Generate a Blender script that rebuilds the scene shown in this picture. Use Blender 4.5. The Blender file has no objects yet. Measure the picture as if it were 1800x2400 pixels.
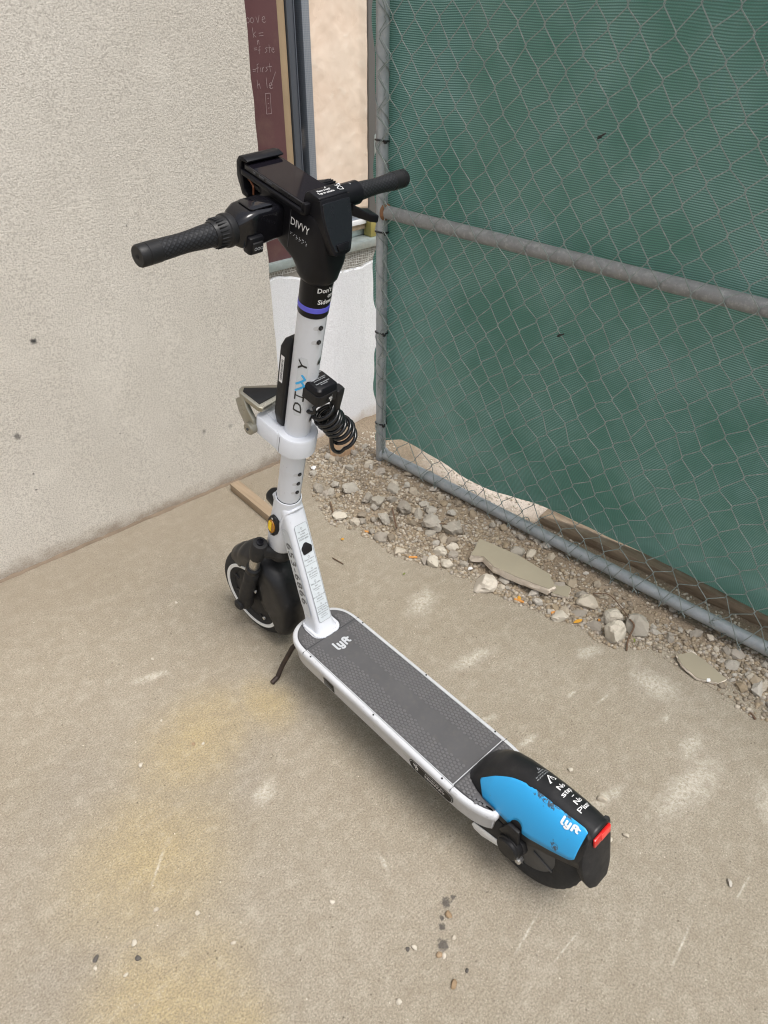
import bpy, bmesh, math, random
import numpy as np
from mathutils import Vector, Matrix, noise
random.seed(7)
R = math.radians
PI = math.pi
scene = bpy.context.scene
COL = scene.collection

# ------------------------------------------------------------------ camera
cam_d = bpy.data.cameras.new('camera')
cam = bpy.data.objects.new('camera', cam_d); COL.objects.link(cam)
cam_d.sensor_fit = 'VERTICAL'; cam_d.sensor_height = 24.0; cam_d.sensor_width = 18.0
cam_d.lens = 1651.68 / 2400 * 24.0
cam_d.clip_start = 0.02; cam_d.clip_end = 500
def aim(yaw, pitch, roll, loc):
    y, p, r = R(yaw), R(pitch), R(roll)
    F = Vector((math.sin(y)*math.cos(p), math.cos(y)*math.cos(p), -math.sin(p)))
    X = Vector((math.cos(y), -math.sin(y), 0)); U = X.cross(F)
    X2 = X*math.cos(r) + U*math.sin(r); U2 = -X*math.sin(r) + U*math.cos(r)
    m = Matrix((X2, U2, -F)).transposed().to_4x4(); m.translation = loc
    cam.matrix_world = m
aim(42.7931, 37.2273, 0.465, Vector((-0.6928, -0.3309, 1.4231)))
scene.camera = cam

# ------------------------------------------------------------------ light
SUN_EL, SUN_AZ = 66, 174            # azimuth clockwise from +Y
w = bpy.data.worlds.new('World'); scene.world = w; w.use_nodes = True
nt = w.node_tree
sky = nt.nodes.new('ShaderNodeTexSky'); sky.sky_type = 'NISHITA'; sky.sun_disc = False
sky.sun_elevation = R(SUN_EL); sky.sun_rotation = R(SUN_AZ)
sky.air_density = 1.0; sky.dust_density = 4.0; sky.ozone_density = 1.0
bg = nt.nodes['Background']; bg.inputs['Strength'].default_value = 0.125
hs = nt.nodes.new('ShaderNodeHueSaturation'); hs.inputs['Saturation'].default_value = 0.35
nt.links.new(sky.outputs[0], hs.inputs['Color']); nt.links.new(hs.outputs[0], bg.inputs['Color'])
sd = bpy.data.lights.new('sun', 'SUN'); sd.energy = 1.5; sd.angle = R(24); sd.color = (1.0, 0.965, 0.92)
so = bpy.data.objects.new('sun', sd); COL.objects.link(so)
sdir = Vector((math.sin(R(SUN_AZ))*math.cos(R(SUN_EL)), math.cos(R(SUN_AZ))*math.cos(R(SUN_EL)), math.sin(R(SUN_EL))))
so.rotation_euler = sdir.to_track_quat('Z', 'Y').to_euler(); so.location = sdir*8
vs = scene.view_settings
vs.view_transform = 'Standard'; vs.look = 'None'; vs.gamma = 1; vs.use_curve_mapping = False
vs.exposure = 0.66
scene.cycles.use_denoising = True
scene.cycles.filter_width = 1.15
scene.cycles.sample_clamp_indirect = 4.0

# ------------------------------------------------------------------ node helpers
class NT:
    def __init__(s, name):
        s.m = bpy.data.materials.new(name); s.m.use_nodes = True
        s.t = s.m.node_tree; s.b = s.t.nodes['Principled BSDF']; s.out = s.t.nodes['Material Output']
        s.tc = None
    def n(s, typ, **kw):
        nd = s.t.nodes.new('ShaderNode' + typ)
        for k, v in kw.items(): setattr(nd, k, v)
        return nd
    def l(s, a, b): s.t.links.new(a, b)
    def put(s, sock, v):
        if hasattr(v, 'is_linked') or isinstance(v, bpy.types.NodeSocket): s.l(v, sock)
        elif isinstance(v, (tuple, list)) and len(v) == 3 and sock.type == 'RGBA': sock.default_value = (*v, 1)
        else: sock.default_value = v
    def co(s):
        if not s.tc: s.tc = s.n('TexCoord')
        return s.tc.outputs['Object']
    def noise(s, scale, detail=4, rough=0.55, vec=None, dist=0):
        nd = s.n('TexNoise'); nd.inputs['Scale'].default_value = scale; nd.inputs['Detail'].default_value = detail
        nd.inputs['Roughness'].default_value = rough; nd.inputs['Distortion'].default_value = dist
        s.l(vec if vec else s.co(), nd.inputs['Vector']); return nd.outputs['Fac']
    def voro(s, scale, vec=None, feature='F1', rnd=1):
        nd = s.n('TexVoronoi'); nd.feature = feature; nd.inputs['Scale'].default_value = scale
        nd.inputs['Randomness'].default_value = rnd
        s.l(vec if vec else s.co(), nd.inputs['Vector']); return nd.outputs['Distance']
    def mr(s, v, a, b, c=0, d=1, smooth=False):
        nd = s.n('MapRange'); nd.interpolation_type = 'SMOOTHSTEP' if smooth else 'LINEAR'
        s.put(nd.inputs[0], v)
        for i, q in enumerate((a, b, c, d)): nd.inputs[i+1].default_value = q
        return nd.outputs[0]
    def math(s, op, a, b=0.0, c=None):
        nd = s.n('Math', operation=op); s.put(nd.inputs[0], a); s.put(nd.inputs[1], b)
        if c is not None: s.put(nd.inputs[2], c)
        return nd.outputs[0]
    def mix(s, f, a, b, mode='MIX'):
        nd = s.n('Mix'); nd.data_type = 'RGBA'; nd.blend_type = mode
        s.put(nd.inputs[0], f); s.put(nd.inputs[6], a); s.put(nd.inputs[7], b)
        return nd.outputs[2]
    def mapping(s, loc=(0, 0, 0), rot=(0, 0, 0), scale=(1, 1, 1), vec=None):
        nd = s.n('Mapping'); nd.inputs['Location'].default_value = loc
        nd.inputs['Rotation'].default_value = rot; nd.inputs['Scale'].default_value = scale
        s.l(vec if vec else s.co(), nd.inputs['Vector']); return nd.outputs[0]
    def spot(s, c, rad, ang=0, soft=0.6, wob=0.5, wscale=60, axes='xy'):
        """a patch mask: 1 inside an ellipse, 0 outside, with a ragged edge"""
        rx, ry = rad if isinstance(rad, tuple) else (rad, rad)
        sub = s.n('VectorMath', operation='SUBTRACT'); s.l(s.co(), sub.inputs[0]); sub.inputs[1].default_value = c
        rot = s.n('VectorRotate', rotation_type='Z_AXIS'); rot.inputs['Angle'].default_value = -ang
        s.l(sub.outputs[0], rot.inputs['Vector'])
        ml = s.n('VectorMath', operation='MULTIPLY'); s.l(rot.outputs[0], ml.inputs[0])
        ml.inputs[1].default_value = (1/rx, 1/ry, 0) if axes == 'xy' else (1/rx, 0, 1/ry)
        ln = s.n('VectorMath', operation='LENGTH'); s.l(ml.outputs[0], ln.inputs[0])
        nz = s.noise(wscale, 3)
        v = s.math('ADD', ln.outputs['Value'], s.math('MULTIPLY', s.math('SUBTRACT', nz, 0.5), wob*2))
        return s.mr(v, 1.0, 1.0-soft, 0, 1, True)
    def bump(s, h, strength=0.5, dist=0.002, prev=None):
        nd = s.n('Bump'); nd.inputs['Strength'].default_value = strength; nd.inputs['Distance'].default_value = dist
        s.put(nd.inputs['Height'], h)
        if prev: s.l(prev, nd.inputs['Normal'])
        return nd.outputs[0]
    def fin(s, col=None, rough=None, metal=None, normal=None, spec=None):
        if col is not None: s.put(s.b.inputs['Base Color'], col)
        if rough is not None: s.put(s.b.inputs['Roughness'], rough)
        if metal is not None: s.put(s.b.inputs['Metallic'], metal)
        if normal is not None: s.l(normal, s.b.inputs['Normal'])
        if spec is not None: s.put(s.b.inputs['Specular IOR Level'], spec)
        return s.m

def simple(name, col, rough=0.5, metal=0.0, var=0.12, scale=25, bump=0.0, bscale=400, spec=None, dirt=None, dirt_amt=0.0, dscale=30):
    s = NT(name)
    n1 = s.noise(scale, 4)
    dark = tuple(c*(1-var) for c in col); light = tuple(min(1, c*(1+var)) for c in col)
    c = s.mix(n1, dark, light)
    if dirt:
        d = s.mr(s.noise(dscale, 6, 0.7), 0.55, 0.8, 0, dirt_amt)
        c = s.mix(d, c, dirt)
    rg = s.mr(s.noise(scale*2.3, 5), 0.3, 0.7, max(0.02, rough-0.07), min(1, rough+0.07))
    nm = s.bump(s.noise(bscale, 3), bump, 0.001) if bump else None
    return s.fin(c, rg, metal, nm, spec)

def concrete():
    s = NT('broomed concrete')
    big = s.noise(2.6, 3); mid = s.noise(11, 5, 0.6); fine = s.noise(260, 5, 0.68); grit = s.noise(620, 3, 0.6)
    c = s.mix(s.mr(big, 0.35, 0.65), (0.37, 0.326, 0.252), (0.415, 0.372, 0.30))
    warm_light = [((-0.34, 0.69, 0), (0.24, 0.18), 0.3), ((-0.56, 0.5, 0), (0.24, 0.24), 0.9), ((-0.66, 0.25, 0), (0.22, 0.22), 0.2), ((-0.16, 0.67, 0), (0.1, 0.14), 0), ((-0.6, 0.14, 0), (0.13, 0.1), 0)]
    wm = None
    for p, r, a in warm_light:
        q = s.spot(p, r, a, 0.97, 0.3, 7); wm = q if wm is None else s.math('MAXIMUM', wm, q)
    c = s.mix(s.math('MULTIPLY', wm, 0.78), c, (0.50, 0.395, 0.20))  # warm tint of reflected light, painted into the concrete colour
    grey = [((-0.62, 0.78, 0), (0.22, 0.13), 0.4), ((-0.8, 0.42, 0), (0.14, 0.12), 0), ((-0.3, 0.53, 0), (0.16, 0.05), 0.9), ((-0.05, 1.2, 0), (0.3, 0.12), 0)]
    gm = None
    for p, r, a in grey:
        q = s.spot(p, r, a, 0.9, 0.5, 8); gm = q if gm is None else s.math('MAXIMUM', gm, q)
    c = s.mix(s.math('MULTIPLY', gm, 0.4), c, (0.335, 0.305, 0.262))
    c = s.mix(s.mr(mid, 0.3, 0.75, 0, 0.30), c, (0.30, 0.255, 0.195))
    c = s.mix(s.mr(fine, 0.36, 0.60, 0.72, 0), c, (0.165, 0.135, 0.097))
    c = s.mix(s.mr(s.noise(330, 4, 0.65), 0.56, 0.70, 0, 0.6), c, (0.70, 0.63, 0.52))
    pits = s.math('MULTIPLY', s.mr(s.voro(60), 0.05, 0.15, 1, 0), s.mr(s.noise(24, 4), 0.48, 0.6))
    c = s.mix(s.math('MULTIPLY', pits, 0.75), c, (0.09, 0.073, 0.055))
    m2 = s.noise(34, 6, 0.7); m3 = s.noise(1, 6, 0.7, s.mapping(rot=(0, 0, -0.6), scale=(9, 26, 1)), 0.8)
    c = s.mix(s.mr(m2, 0.46, 0.70, 0, 0.42), c, (0.25, 0.208, 0.152))
    c = s.mix(s.mr(m2, 0.46, 0.30, 0, 0.30), c, (0.52, 0.465, 0.38))
    c = s.mix(s.mr(m3, 0.56, 0.74, 0, 0.20), c, (0.55, 0.505, 0.43))
    c = s.mix(s.mr(m3, 0.44, 0.28, 0, 0.22), c, (0.24, 0.20, 0.15))
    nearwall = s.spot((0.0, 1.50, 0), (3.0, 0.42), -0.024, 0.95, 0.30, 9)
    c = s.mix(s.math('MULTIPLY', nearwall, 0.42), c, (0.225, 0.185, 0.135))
    # pale lime scuffs and scratches
    sc = [((0.57, 0.227, 0), (0.055, 0.028), -0.44), ((0.422, 0.176, 0), (0.032, 0.007), -0.08), ((0.466, 0.115, 0), (0.033, 0.005), -0.07),
          ((0.529, -0.02, 0), (0.02, 0.012), 0), ((-0.1, -0.095, 0), (0.08, 0.0035), 0.17), ((-0.067, -0.159, 0), (0.06, 0.003), 0.0),
          ((0.246, -0.041, 0), (0.07, 0.02), -0.15), ((0.231, 0.165, 0), (0.045, 0.014), -0.16), ((-0.211, 0.183, 0), (0.028, 0.008), 1.35),
          ((0.371, 0.655, 0), (0.09, 0.05), 0.3), ((0.40, -0.15, 0), (0.16, 0.05), -0.1), ((0.5, -0.1, 0), (0.06, 0.03), 0.1), ((0.52, -0.3, 0), (0.1, 0.06), 0.0),
          ((0.6, 0.05, 0), (0.06, 0.09), 0.2), ((-0.33, 0.93, 0), (0.07, 0.018), -0.33), ((-0.549, 0.482, 0), (0.06, 0.005), 0.74), ((0.32, 0.42, 0), (0.10, 0.03), -0.2),
          ((0.2, 0.27, 0), (0.05, 0.012), -0.2), ((-0.3, 0.47, 0), (0.05, 0.03), 0.5), ((0.1, -0.3, 0), (0.07, 0.004), 0.15), ((0.28, -0.33, 0), (0.05, 0.004), 0.05)]
    sm = None
    for p, r, a in sc:
        q = s.spot(p, r, a, 0.95, 0.5, 45); sm = q if sm is None else s.math('MAXIMUM', sm, q)
    sm = s.math('MULTIPLY', sm, s.mr(s.noise(120, 6, 0.75), 0.36, 0.62))
    c = s.mix(s.math('MULTIPLY', sm, 0.75), c, (0.66, 0.62, 0.54))
    dk = [((-0.174, 0.045, 0), 0.012, 0), ((-0.212, 0.02, 0), 0.008, 0), ((-0.232, -0.003, 0), 0.013, 0), ((-0.157, 0.042, 0), 0.006, 0), ((-0.2, 0.03, 0), 0.006, 0)]
    dm = None
    for p, r, a in dk:
        q = s.spot(p, r, a, 0.5, 0.8, 150); dm = q if dm is None else s.math('MAXIMUM', dm, q)
    c = s.mix(s.math('MULTIPLY', dm, 0.75), c, (0.05, 0.045, 0.045))
    gr = s.spot((0.698, -0.03, 0), (0.0025, 0.14), 0.02, 0.6, 0.6, 60)
    c = s.mix(s.math('MULTIPLY', gr, 0.5), c, (0.16, 0.13, 0.095))
    # faint broom lines
    lines = s.noise(1, 3, 0.6, s.mapping((0, 0, 0), (0, 0, 0.55), (14, 330, 1)))
    h = s.math('ADD', s.math('MULTIPLY', fine, 1.3), s.math('MULTIPLY', s.noise(70, 4, 0.6), 0.45))
    h = s.math('ADD', h, s.math('MULTIPLY', lines, 0.35))
    h = s.math('SUBTRACT', h, s.math('MULTIPLY', pits, 0.6))
    h = s.math('ADD', h, s.math('MULTIPLY', grit, 0.35))
    nm = s.bump(h, 0.8, 0.0024)
    return s.fin(c, 0.9, 0, nm, 0.25)

def stucco(name, c1, c2, pit, stains=(), pitamt=0.5, bs=1.0, wash=None):
    s = NT(name)
    n1 = s.noise(2.2, 3); n2 = s.noise(250, 4, 0.66); n3 = s.noise(520, 3, 0.6)
    c = s.mix(s.mr(n1, 0.35, 0.65), c1, c2)
    c = s.mix(s.mr(s.noise(9, 4), 0.45, 0.75, 0, 0.35), c, tuple(x*0.9 for x in c1))
    c = s.mix(s.math('MULTIPLY', s.mr(n2, 0.38, 0.55, 1, 0), pitamt), c, pit)
    c = s.mix(s.mr(n3, 0.58, 0.75, 0, 0.25), c, tuple(min(0.9, x*1.25) for x in c2))
    c = s.mix(s.mr(s.noise(1, 5, 0.65, s.mapping(scale=(26, 26, 2.2))), 0.52, 0.75, 0, 0.22), c, tuple(x*0.72 for x in c1))
    c = s.mix(s.mr(s.noise(5, 5, 0.65), 0.55, 0.75, 0, 0.3), c, tuple(min(0.9, x*1.12) for x in c2))
    for p, r, amt in stains:
        q = s.spot(p, r, 0, 0.7, 0.55, 110, 'xz')
        c = s.mix(s.math('MULTIPLY', q, amt), c, (0.035, 0.035, 0.037))
    if wash:
        sep = s.n('SeparateXYZ'); s.l(s.co(), sep.inputs[0])
        zz = s.math('ADD', sep.outputs['Z'], s.math('MULTIPLY', s.noise(14, 5, 0.7), -0.10))
        k = s.mr(zz, 0.01, -0.06, 0, 0.8, True)
        c = s.mix(k, c, wash)
    h = s.math('ADD', n2, s.math('MULTIPLY', s.noise(120, 3), 0.6))
    h = s.math('ADD', h, s.math('MULTIPLY', n3, 0.4))
    return s.fin(c, 0.92, 0, s.bump(h, 0.75*bs, 0.0032), 0.2)

def gravel_mat(name, cols, objrand=True):
    s = NT(name)
    g = s.n('NewGeometry'); v = g.outputs['Random Per Island']
    if objrand:
        oi = s.n('ObjectInfo'); v = s.math('FRACT', s.math('ADD', v, oi.outputs['Random']))
    cr = s.n('ValToRGB'); el = cr.color_ramp.elements
    while len(el) > 1: el.remove(el[-1])
    for i, q in enumerate(cols):
        e = el[0] if i == 0 else el.new(i/len(cols))
        e.position = i/len(cols); e.color = (*q, 1)
    cr.color_ramp.interpolation = 'CONSTANT'
    s.l(v, cr.inputs[0])
    c = s.mix(s.mr(s.noise(240, 5, 0.7), 0.35, 0.7, 0, 0.45), cr.outputs[0], (0.37, 0.315, 0.24))
    return s.fin(c, 0.93, 0, s.bump(s.noise(420, 4, 0.65), 0.6, 0.0015), 0.2)

def dirt_mat():
    s = NT('dusty dirt')
    a = s.noise(7, 4); b = s.noise(170, 5, 0.65); v = s.voro(150)
    c = s.mix(s.mr(a, 0.35, 0.65), (0.28, 0.22, 0.155), (0.37, 0.30, 0.22))
    c = s.mix(s.mr(b, 0.38, 0.62, 0.5, 0), c, (0.15, 0.115, 0.08))
    c = s.mix(s.mr(s.noise(420, 3), 0.55, 0.7, 0, 0.4), c, (0.5, 0.43, 0.34))
    # sunlight on the ground beyond the gate, painted in as a paler colour
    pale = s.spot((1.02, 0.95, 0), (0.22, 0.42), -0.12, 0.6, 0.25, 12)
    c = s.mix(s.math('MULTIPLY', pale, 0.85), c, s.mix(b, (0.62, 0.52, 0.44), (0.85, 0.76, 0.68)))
    h = s.math('ADD', b, s.math('MULTIPLY', v, -0.6))
    return s.fin(c, 0.95, 0, s.bump(h, 0.9, 0.004), 0.2)

def galv(name, base=(0.36, 0.38, 0.39), rust=0.35, metal=0.75, rough=0.5):
    s = NT(name)
    c = s.mix(s.noise(38, 5, 0.6), tuple(x*0.62 for x in base), tuple(x*1.15 for x in base))
    c = s.mix(s.mr(s.noise(90, 5, 0.7), 0.5, 0.7, 0, 0.45), c, (0.50, 0.50, 0.48))
    if rust: c = s.mix(s.mr(s.noise(16, 5, 0.7), 0.60, 0.78, 0, rust), c, (0.16, 0.09, 0.05))
    m = s.mr(s.noise(30, 4), 0.4, 0.7, metal, metal*0.6)
    return s.fin(c, s.mr(s.noise(60, 4), 0.3, 0.7, rough-0.1, rough+0.15), m, s.bump(s.noise(160, 4), 0.25, 0.001))

def screen_mat():
    """knitted green shade cloth: ribs in u (generated UV), tiny holes let the far side through"""
    s = NT('green shade cloth')
    uv = s.n('UVMap'); sep = s.n('SeparateXYZ'); s.l(uv.outputs[0], sep.inputs[0])
    u, v = sep.outputs['X'], sep.outputs['Y']
    wob = s.math('MULTIPLY', s.noise(9, 3), 0.006)
    row = s.math('SINE', s.math('MULTIPLY', s.math('ADD', v, wob), 2*PI/0.0050))
    colw = s.math('SINE', s.math('MULTIPLY', u, 2*PI/0.0054))
    rib = s.mr(row, -0.35, 0.35)
    big = s.noise(3.2, 4, 0.6); st = s.noise(1, 4, 0.6, s.mapping(scale=(2, 2, 14)))
    bright = s.mix(s.mr(big, 0.35, 0.68), (0.085, 0.245, 0.205), (0.33, 0.53, 0.52))
    bright = s.mix(s.mr(st, 0.5, 0.75, 0, 0.4), bright, (0.14, 0.30, 0.25))
    dark = (0.042, 0.120, 0.104)
    c = s.mix(s.math('MULTIPLY', rib, s.mr(colw, -1, 1, 0.75, 1.0)), dark, bright)
    dust = s.math('MULTIPLY', s.mr(s.noise(260, 4, 0.7), 0.58, 0.72), s.mr(s.noise(6, 4), 0.4, 0.7))
    c = s.mix(s.math('MULTIPLY', dust, 0.4), c, (0.45, 0.50, 0.45))
    hole = s.math('MULTIPLY', s.mr(row, -0.55, -0.85), s.mr(colw, 0.0, 0.6))
    s.fin(c, 0.55, 0, s.bump(s.math('ADD', row, s.math('MULTIPLY', colw, 0.4)), 0.35, 0.001), 0.5)
    s.b.inputs['Sheen Weight'].default_value = 0.25
    tl = s.n('BsdfTranslucent'); s.put(tl.inputs['Color'], s.mix(0.5, c, (0.06, 0.3, 0.2)))
    mx = s.n('MixShader'); mx.inputs[0].default_value = 0.25
    s.l(s.b.outputs[0], mx.inputs[1]); s.l(tl.outputs[0], mx.inputs[2])
    tr = s.n('BsdfTransparent'); m2 = s.n('MixShader'); s.put(m2.inputs[0], s.math('MULTIPLY', hole, 0.22))
    s.l(mx.outputs[0], m2.inputs[1]); s.l(tr.outputs[0], m2.inputs[2]); s.l(m2.outputs[0], s.out.inputs['Surface'])
    return s.m

def plastic_sheet_mat():
    s = NT('plastic film over brown paper')
    n = s.noise(9, 3, 0.5, dist=0.3); n2 = s.noise(26, 3, 0.5, dist=0.8)
    c = s.mix(s.mr(n, 0.35, 0.65), (0.73, 0.585, 0.465), (0.80, 0.67, 0.55))
    c = s.mix(s.mr(n2, 0.60, 0.72, 0, 0.3), c, (0.86, 0.78, 0.68))
    h = s.math('ADD', n, s.math('MULTIPLY', n2, 0.35))
    return s.fin(c, s.mr(n, 0.3, 0.7, 0.22, 0.45), 0, s.bump(h, 0.4, 0.010), 0.6)

def wood_mat(name, a, b, ax='x', rough=0.8):
    s = NT(name)
    sc = {'x': (3, 60, 60), 'y': (60, 3, 60), 'z': (60, 60, 3)}[ax]
    g = s.noise(1, 5, 0.6, s.mapping(scale=sc))
    c = s.mix(s.mr(g, 0.3, 0.7), a, b)
    c = s.mix(s.mr(s.noise(30, 5, 0.7), 0.5, 0.75, 0, 0.4), c, (0.36, 0.31, 0.25))
    return s.fin(c, rough, 0, s.bump(g, 0.4, 0.002), 0.2)

def white_paint():
    s = NT('white powder coat')
    c = s.mix(s.noise(8, 3), (0.62, 0.645, 0.69), (0.68, 0.70, 0.74))
    sc = s.math('MULTIPLY', s.mr(s.noise(150, 6, 0.75), 0.64, 0.72), s.mr(s.noise(12, 3), 0.5, 0.68))
    c = s.mix(s.math('MULTIPLY', sc, 0.85), c, (0.10, 0.095, 0.095))
    st = s.noise(1, 5, 0.7, s.mapping(rot=(0.27, 0, 0.4), scale=(240, 240, 26)))
    c = s.mix(s.math('MULTIPLY', s.mr(st, 0.66, 0.72), s.mr(s.noise(9, 3), 0.48, 0.62)), c, (0.33, 0.32, 0.31))
    c = s.mix(s.mr(s.noise(22, 6, 0.7), 0.55, 0.85, 0, 0.22), c, (0.40, 0.37, 0.33))
    return s.fin(c, s.mr(s.noise(40, 4), 0.3, 0.7, 0.34, 0.5), 0, s.bump(s.noise(600, 2), 0.05, 0.0006), 0.5)

def edge_paint():
    s = NT('scuffed white deck paint')
    c = s.mix(s.noise(8, 3), (0.52, 0.53, 0.55), (0.60, 0.61, 0.63))
    st = s.noise(1, 6, 0.75, s.mapping(scale=(160, 30, 160)))
    sc = s.math('MULTIPLY', s.mr(st, 0.57, 0.66), s.mr(s.noise(10, 3), 0.42, 0.62))
    c = s.mix(s.math('MULTIPLY', sc, 0.75), c, (0.14, 0.13, 0.125))
    c = s.mix(s.mr(s.noise(18, 6, 0.7), 0.5, 0.85, 0, 0.35), c, (0.36, 0.33, 0.29))
    return s.fin(c, 0.48, 0, None, 0.45)

def mat_rubber():
    s = NT('grey deck rubber')
    c = s.mix(s.noise(12, 5, 0.6), (0.070, 0.069, 0.072), (0.105, 0.103, 0.106))
    c = s.mix(s.mr(s.noise(60, 6, 0.7), 0.5, 0.8, 0, 0.3), c, (0.16, 0.145, 0.125))
    return s.fin(c, 0.62, 0, s.bump(s.noise(500, 3), 0.2, 0.0006), 0.35)

M = {}
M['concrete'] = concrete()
M['stucco'] = stucco('tan stucco', (0.60, 0.56, 0.497), (0.67, 0.632, 0.57), (0.23, 0.205, 0.18),
    [((-0.195, 1.54, 0.667), (0.012, 0.011), 0.95), ((-0.31, 1.54, 0.426), (0.012, 0.013), 0.7), ((0.228, 1.53, 0.234), (0.010, 0.010), 0.5),
     ((0.326, 1.53, 0.217), (0.013, 0.011), 0.35), ((-0.303, 1.54, 0.301), 0.004, 0.7), ((-0.311, 1.54, 0.249), (0.006, 0.004), 0.7),
     ((-0.04, 1.54, 0.33), 0.003, 0.7), ((0.11, 1.54, 0.9), (0.004, 0.006), 0.5), ((0.08, 1.54, 0.12), 0.004, 0.5)], 0.48, 1.0, (0.24, 0.185, 0.135))
M['white_stucco'] = stucco('white stucco', (0.76, 0.77, 0.79), (0.83, 0.84, 0.855), (0.55, 0.55, 0.56), [((0.75, 1.5, 0.085), (0.012, 0.03), 0.12)], 0.35, 0.9, (0.50, 0.42, 0.34))
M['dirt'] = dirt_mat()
M['gravel'] = gravel_mat('tan gravel', [(0.36, 0.295, 0.215), (0.29, 0.23, 0.16), (0.43, 0.37, 0.29), (0.22, 0.18, 0.135), (0.33, 0.26, 0.175), (0.52, 0.465, 0.385), (0.25, 0.21, 0.165), (0.38, 0.34, 0.295)])
M['rubble'] = gravel_mat('broken concrete', [(0.38, 0.35, 0.30), (0.44, 0.41, 0.36), (0.32, 0.29, 0.25), (0.50, 0.47, 0.42)])
M['pale'] = gravel_mat('pale pebble', [(0.62, 0.57, 0.48), (0.68, 0.62, 0.53), (0.55, 0.49, 0.40)])
M['darkpeb'] = gravel_mat('dark pebble', [(0.045, 0.045, 0.05), (0.06, 0.06, 0.065)])
M['brownpeb'] = gravel_mat('brown pebble', [(0.30, 0.20, 0.11), (0.36, 0.25, 0.15)])
M['galv'] = galv('galvanised pipe', (0.40, 0.43, 0.45), 0.25, 0.35, 0.5)
M['galv_rail'] = galv('weathered rail', (0.30, 0.305, 0.305), 0.35, 0.3, 0.65)
M['wire'] = galv('chain link wire', (0.25, 0.295, 0.28), 0.2, 0.3, 0.5)
M['weld'] = simple('rusty weld', (0.20, 0.10, 0.05), 0.85, 0.1, 0.5, 60, 0.5, 200)
M['screen'] = screen_mat()
M['tie'] = simple('black zip tie', (0.012, 0.012, 0.013), 0.4)
M['maroon'] = simple('maroon board', (0.115, 0.050, 0.054), 0.55, 0, 0.22, 7, 0.15, 60, None, (0.20, 0.13, 0.10), 0.45, 9)
M['tanboard'] = simple('tan filmed board', (0.40, 0.30, 0.19), 0.4, 0, 0.3, 6)
M['chalk'] = simple('chalk', (0.33, 0.25, 0.25), 0.95)
M['stud_dark'] = simple('dark blue-grey stud', (0.10, 0.115, 0.14), 0.45, 0.35, 0.12, 10)  # these studs are dark blue-grey steel
M['stud_deep'] = simple('deep steel stud', (0.055, 0.058, 0.066), 0.5, 0.3, 0.12, 10)
def flange():
    s = NT('knurled steel flange')
    v = s.voro(190, rnd=0.0)
    c = s.mix(s.mr(v, 0.2, 0.6), (0.24, 0.28, 0.34), (0.33, 0.37, 0.42))
    return s.fin(c, 0.42, 0.45, s.bump(v, 0.4, 0.001))
M['flange'] = flange()
M['stud_grey'] = simple('grey steel stud', (0.19, 0.185, 0.18), 0.5, 0.3, 0.1, 6, 0.1, 40)
M['film'] = plastic_sheet_mat()
M['track'] = galv('sill track', (0.42, 0.48, 0.47), 0.12, 0.6, 0.4)
M['yellow_steel'] = simple('yellowed steel', (0.36, 0.31, 0.10), 0.45, 0.3, 0.35, 14)
M['lath'] = simple('frayed lath mesh', (0.62, 0.61, 0.57), 0.9, 0, 0.15, 60)
M['mortar'] = simple('grey mortar', (0.34, 0.32, 0.28), 0.95, 0, 0.35, 30, 0.8, 150)
M['joint'] = simple('brown base joint', (0.185, 0.14, 0.10), 0.95, 0, 0.35, 25, 0.8, 120)
M['wood_grey'] = wood_mat('weathered lumber', (0.17, 0.125, 0.085), (0.34, 0.265, 0.185), 'y')
M['wood_brown'] = wood_mat('dusty lumber', (0.25, 0.185, 0.12), (0.37, 0.285, 0.20), 'y')
M['wood_red'] = wood_mat('end grain scrap', (0.34, 0.20, 0.11), (0.52, 0.37, 0.24), 'z')
M['slab_top'] = simple('smooth board face', (0.31, 0.275, 0.20), 0.85, 0, 0.12, 12, 0.15, 90)
M['slab_core'] = simple('crumbly board core', (0.66, 0.58, 0.48), 0.95, 0, 0.25, 80, 0.9, 160)
M['orange'] = simple('cigarette filter paper', (0.60, 0.27, 0.07), 0.8, 0, 0.2, 200)
M['leaf'] = simple('yellow dry leaf', (0.60, 0.30, 0.03), 0.6, 0, 0.35, 90)
M['leaf_green'] = simple('green leaf', (0.16, 0.20, 0.03), 0.6, 0, 0.35, 90)
M['twig'] = simple('dry twig', (0.13, 0.08, 0.05), 0.85, 0, 0.35, 90, 0.4, 200)
M['white_scrap'] = simple('white scrap', (0.74, 0.74, 0.74), 0.8, 0, 0.1, 40)
M['white'] = white_paint(); M['edge'] = edge_paint(); M['rubber'] = mat_rubber(); M['stud'] = simple('worn rubber stud', (0.118, 0.115, 0.118), 0.5, 0, 0.2, 60)
M['plate'] = simple('painted grey deck line', (0.52, 0.53, 0.55), 0.5)
M['black'] = simple('black plastic', (0.012, 0.012, 0.013), 0.45, 0, 0.2, 20, 0.12, 700, 0.3, (0.05, 0.046, 0.042), 0.2, 14)
M['satin'] = simple('satin black plastic', (0.007, 0.007, 0.009), 0.36, 0, 0.15, 30, 0.06, 900, 0.2)
M['gloss'] = simple('gloss black plastic', (0.006, 0.006, 0.008), 0.10, 0, 0.1, 30)
M['fend'] = simple('scuffed black fender', (0.014, 0.014, 0.015), 0.40, 0, 0.2, 20, 0.10, 300, 0.35, (0.10, 0.095, 0.09), 0.16, 45)
M['dusty'] = simple('dusty black plastic', (0.017, 0.017, 0.018), 0.6, 0, 0.3, 20, 0.2, 300, 0.3, (0.10, 0.09, 0.08), 0.38, 26)
M['rim'] = simple('dusty grey rim', (0.085, 0.083, 0.08), 0.6, 0.1, 0.3, 20, 0.2, 300, 0.4, (0.13, 0.115, 0.095), 0.6, 22)
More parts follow.
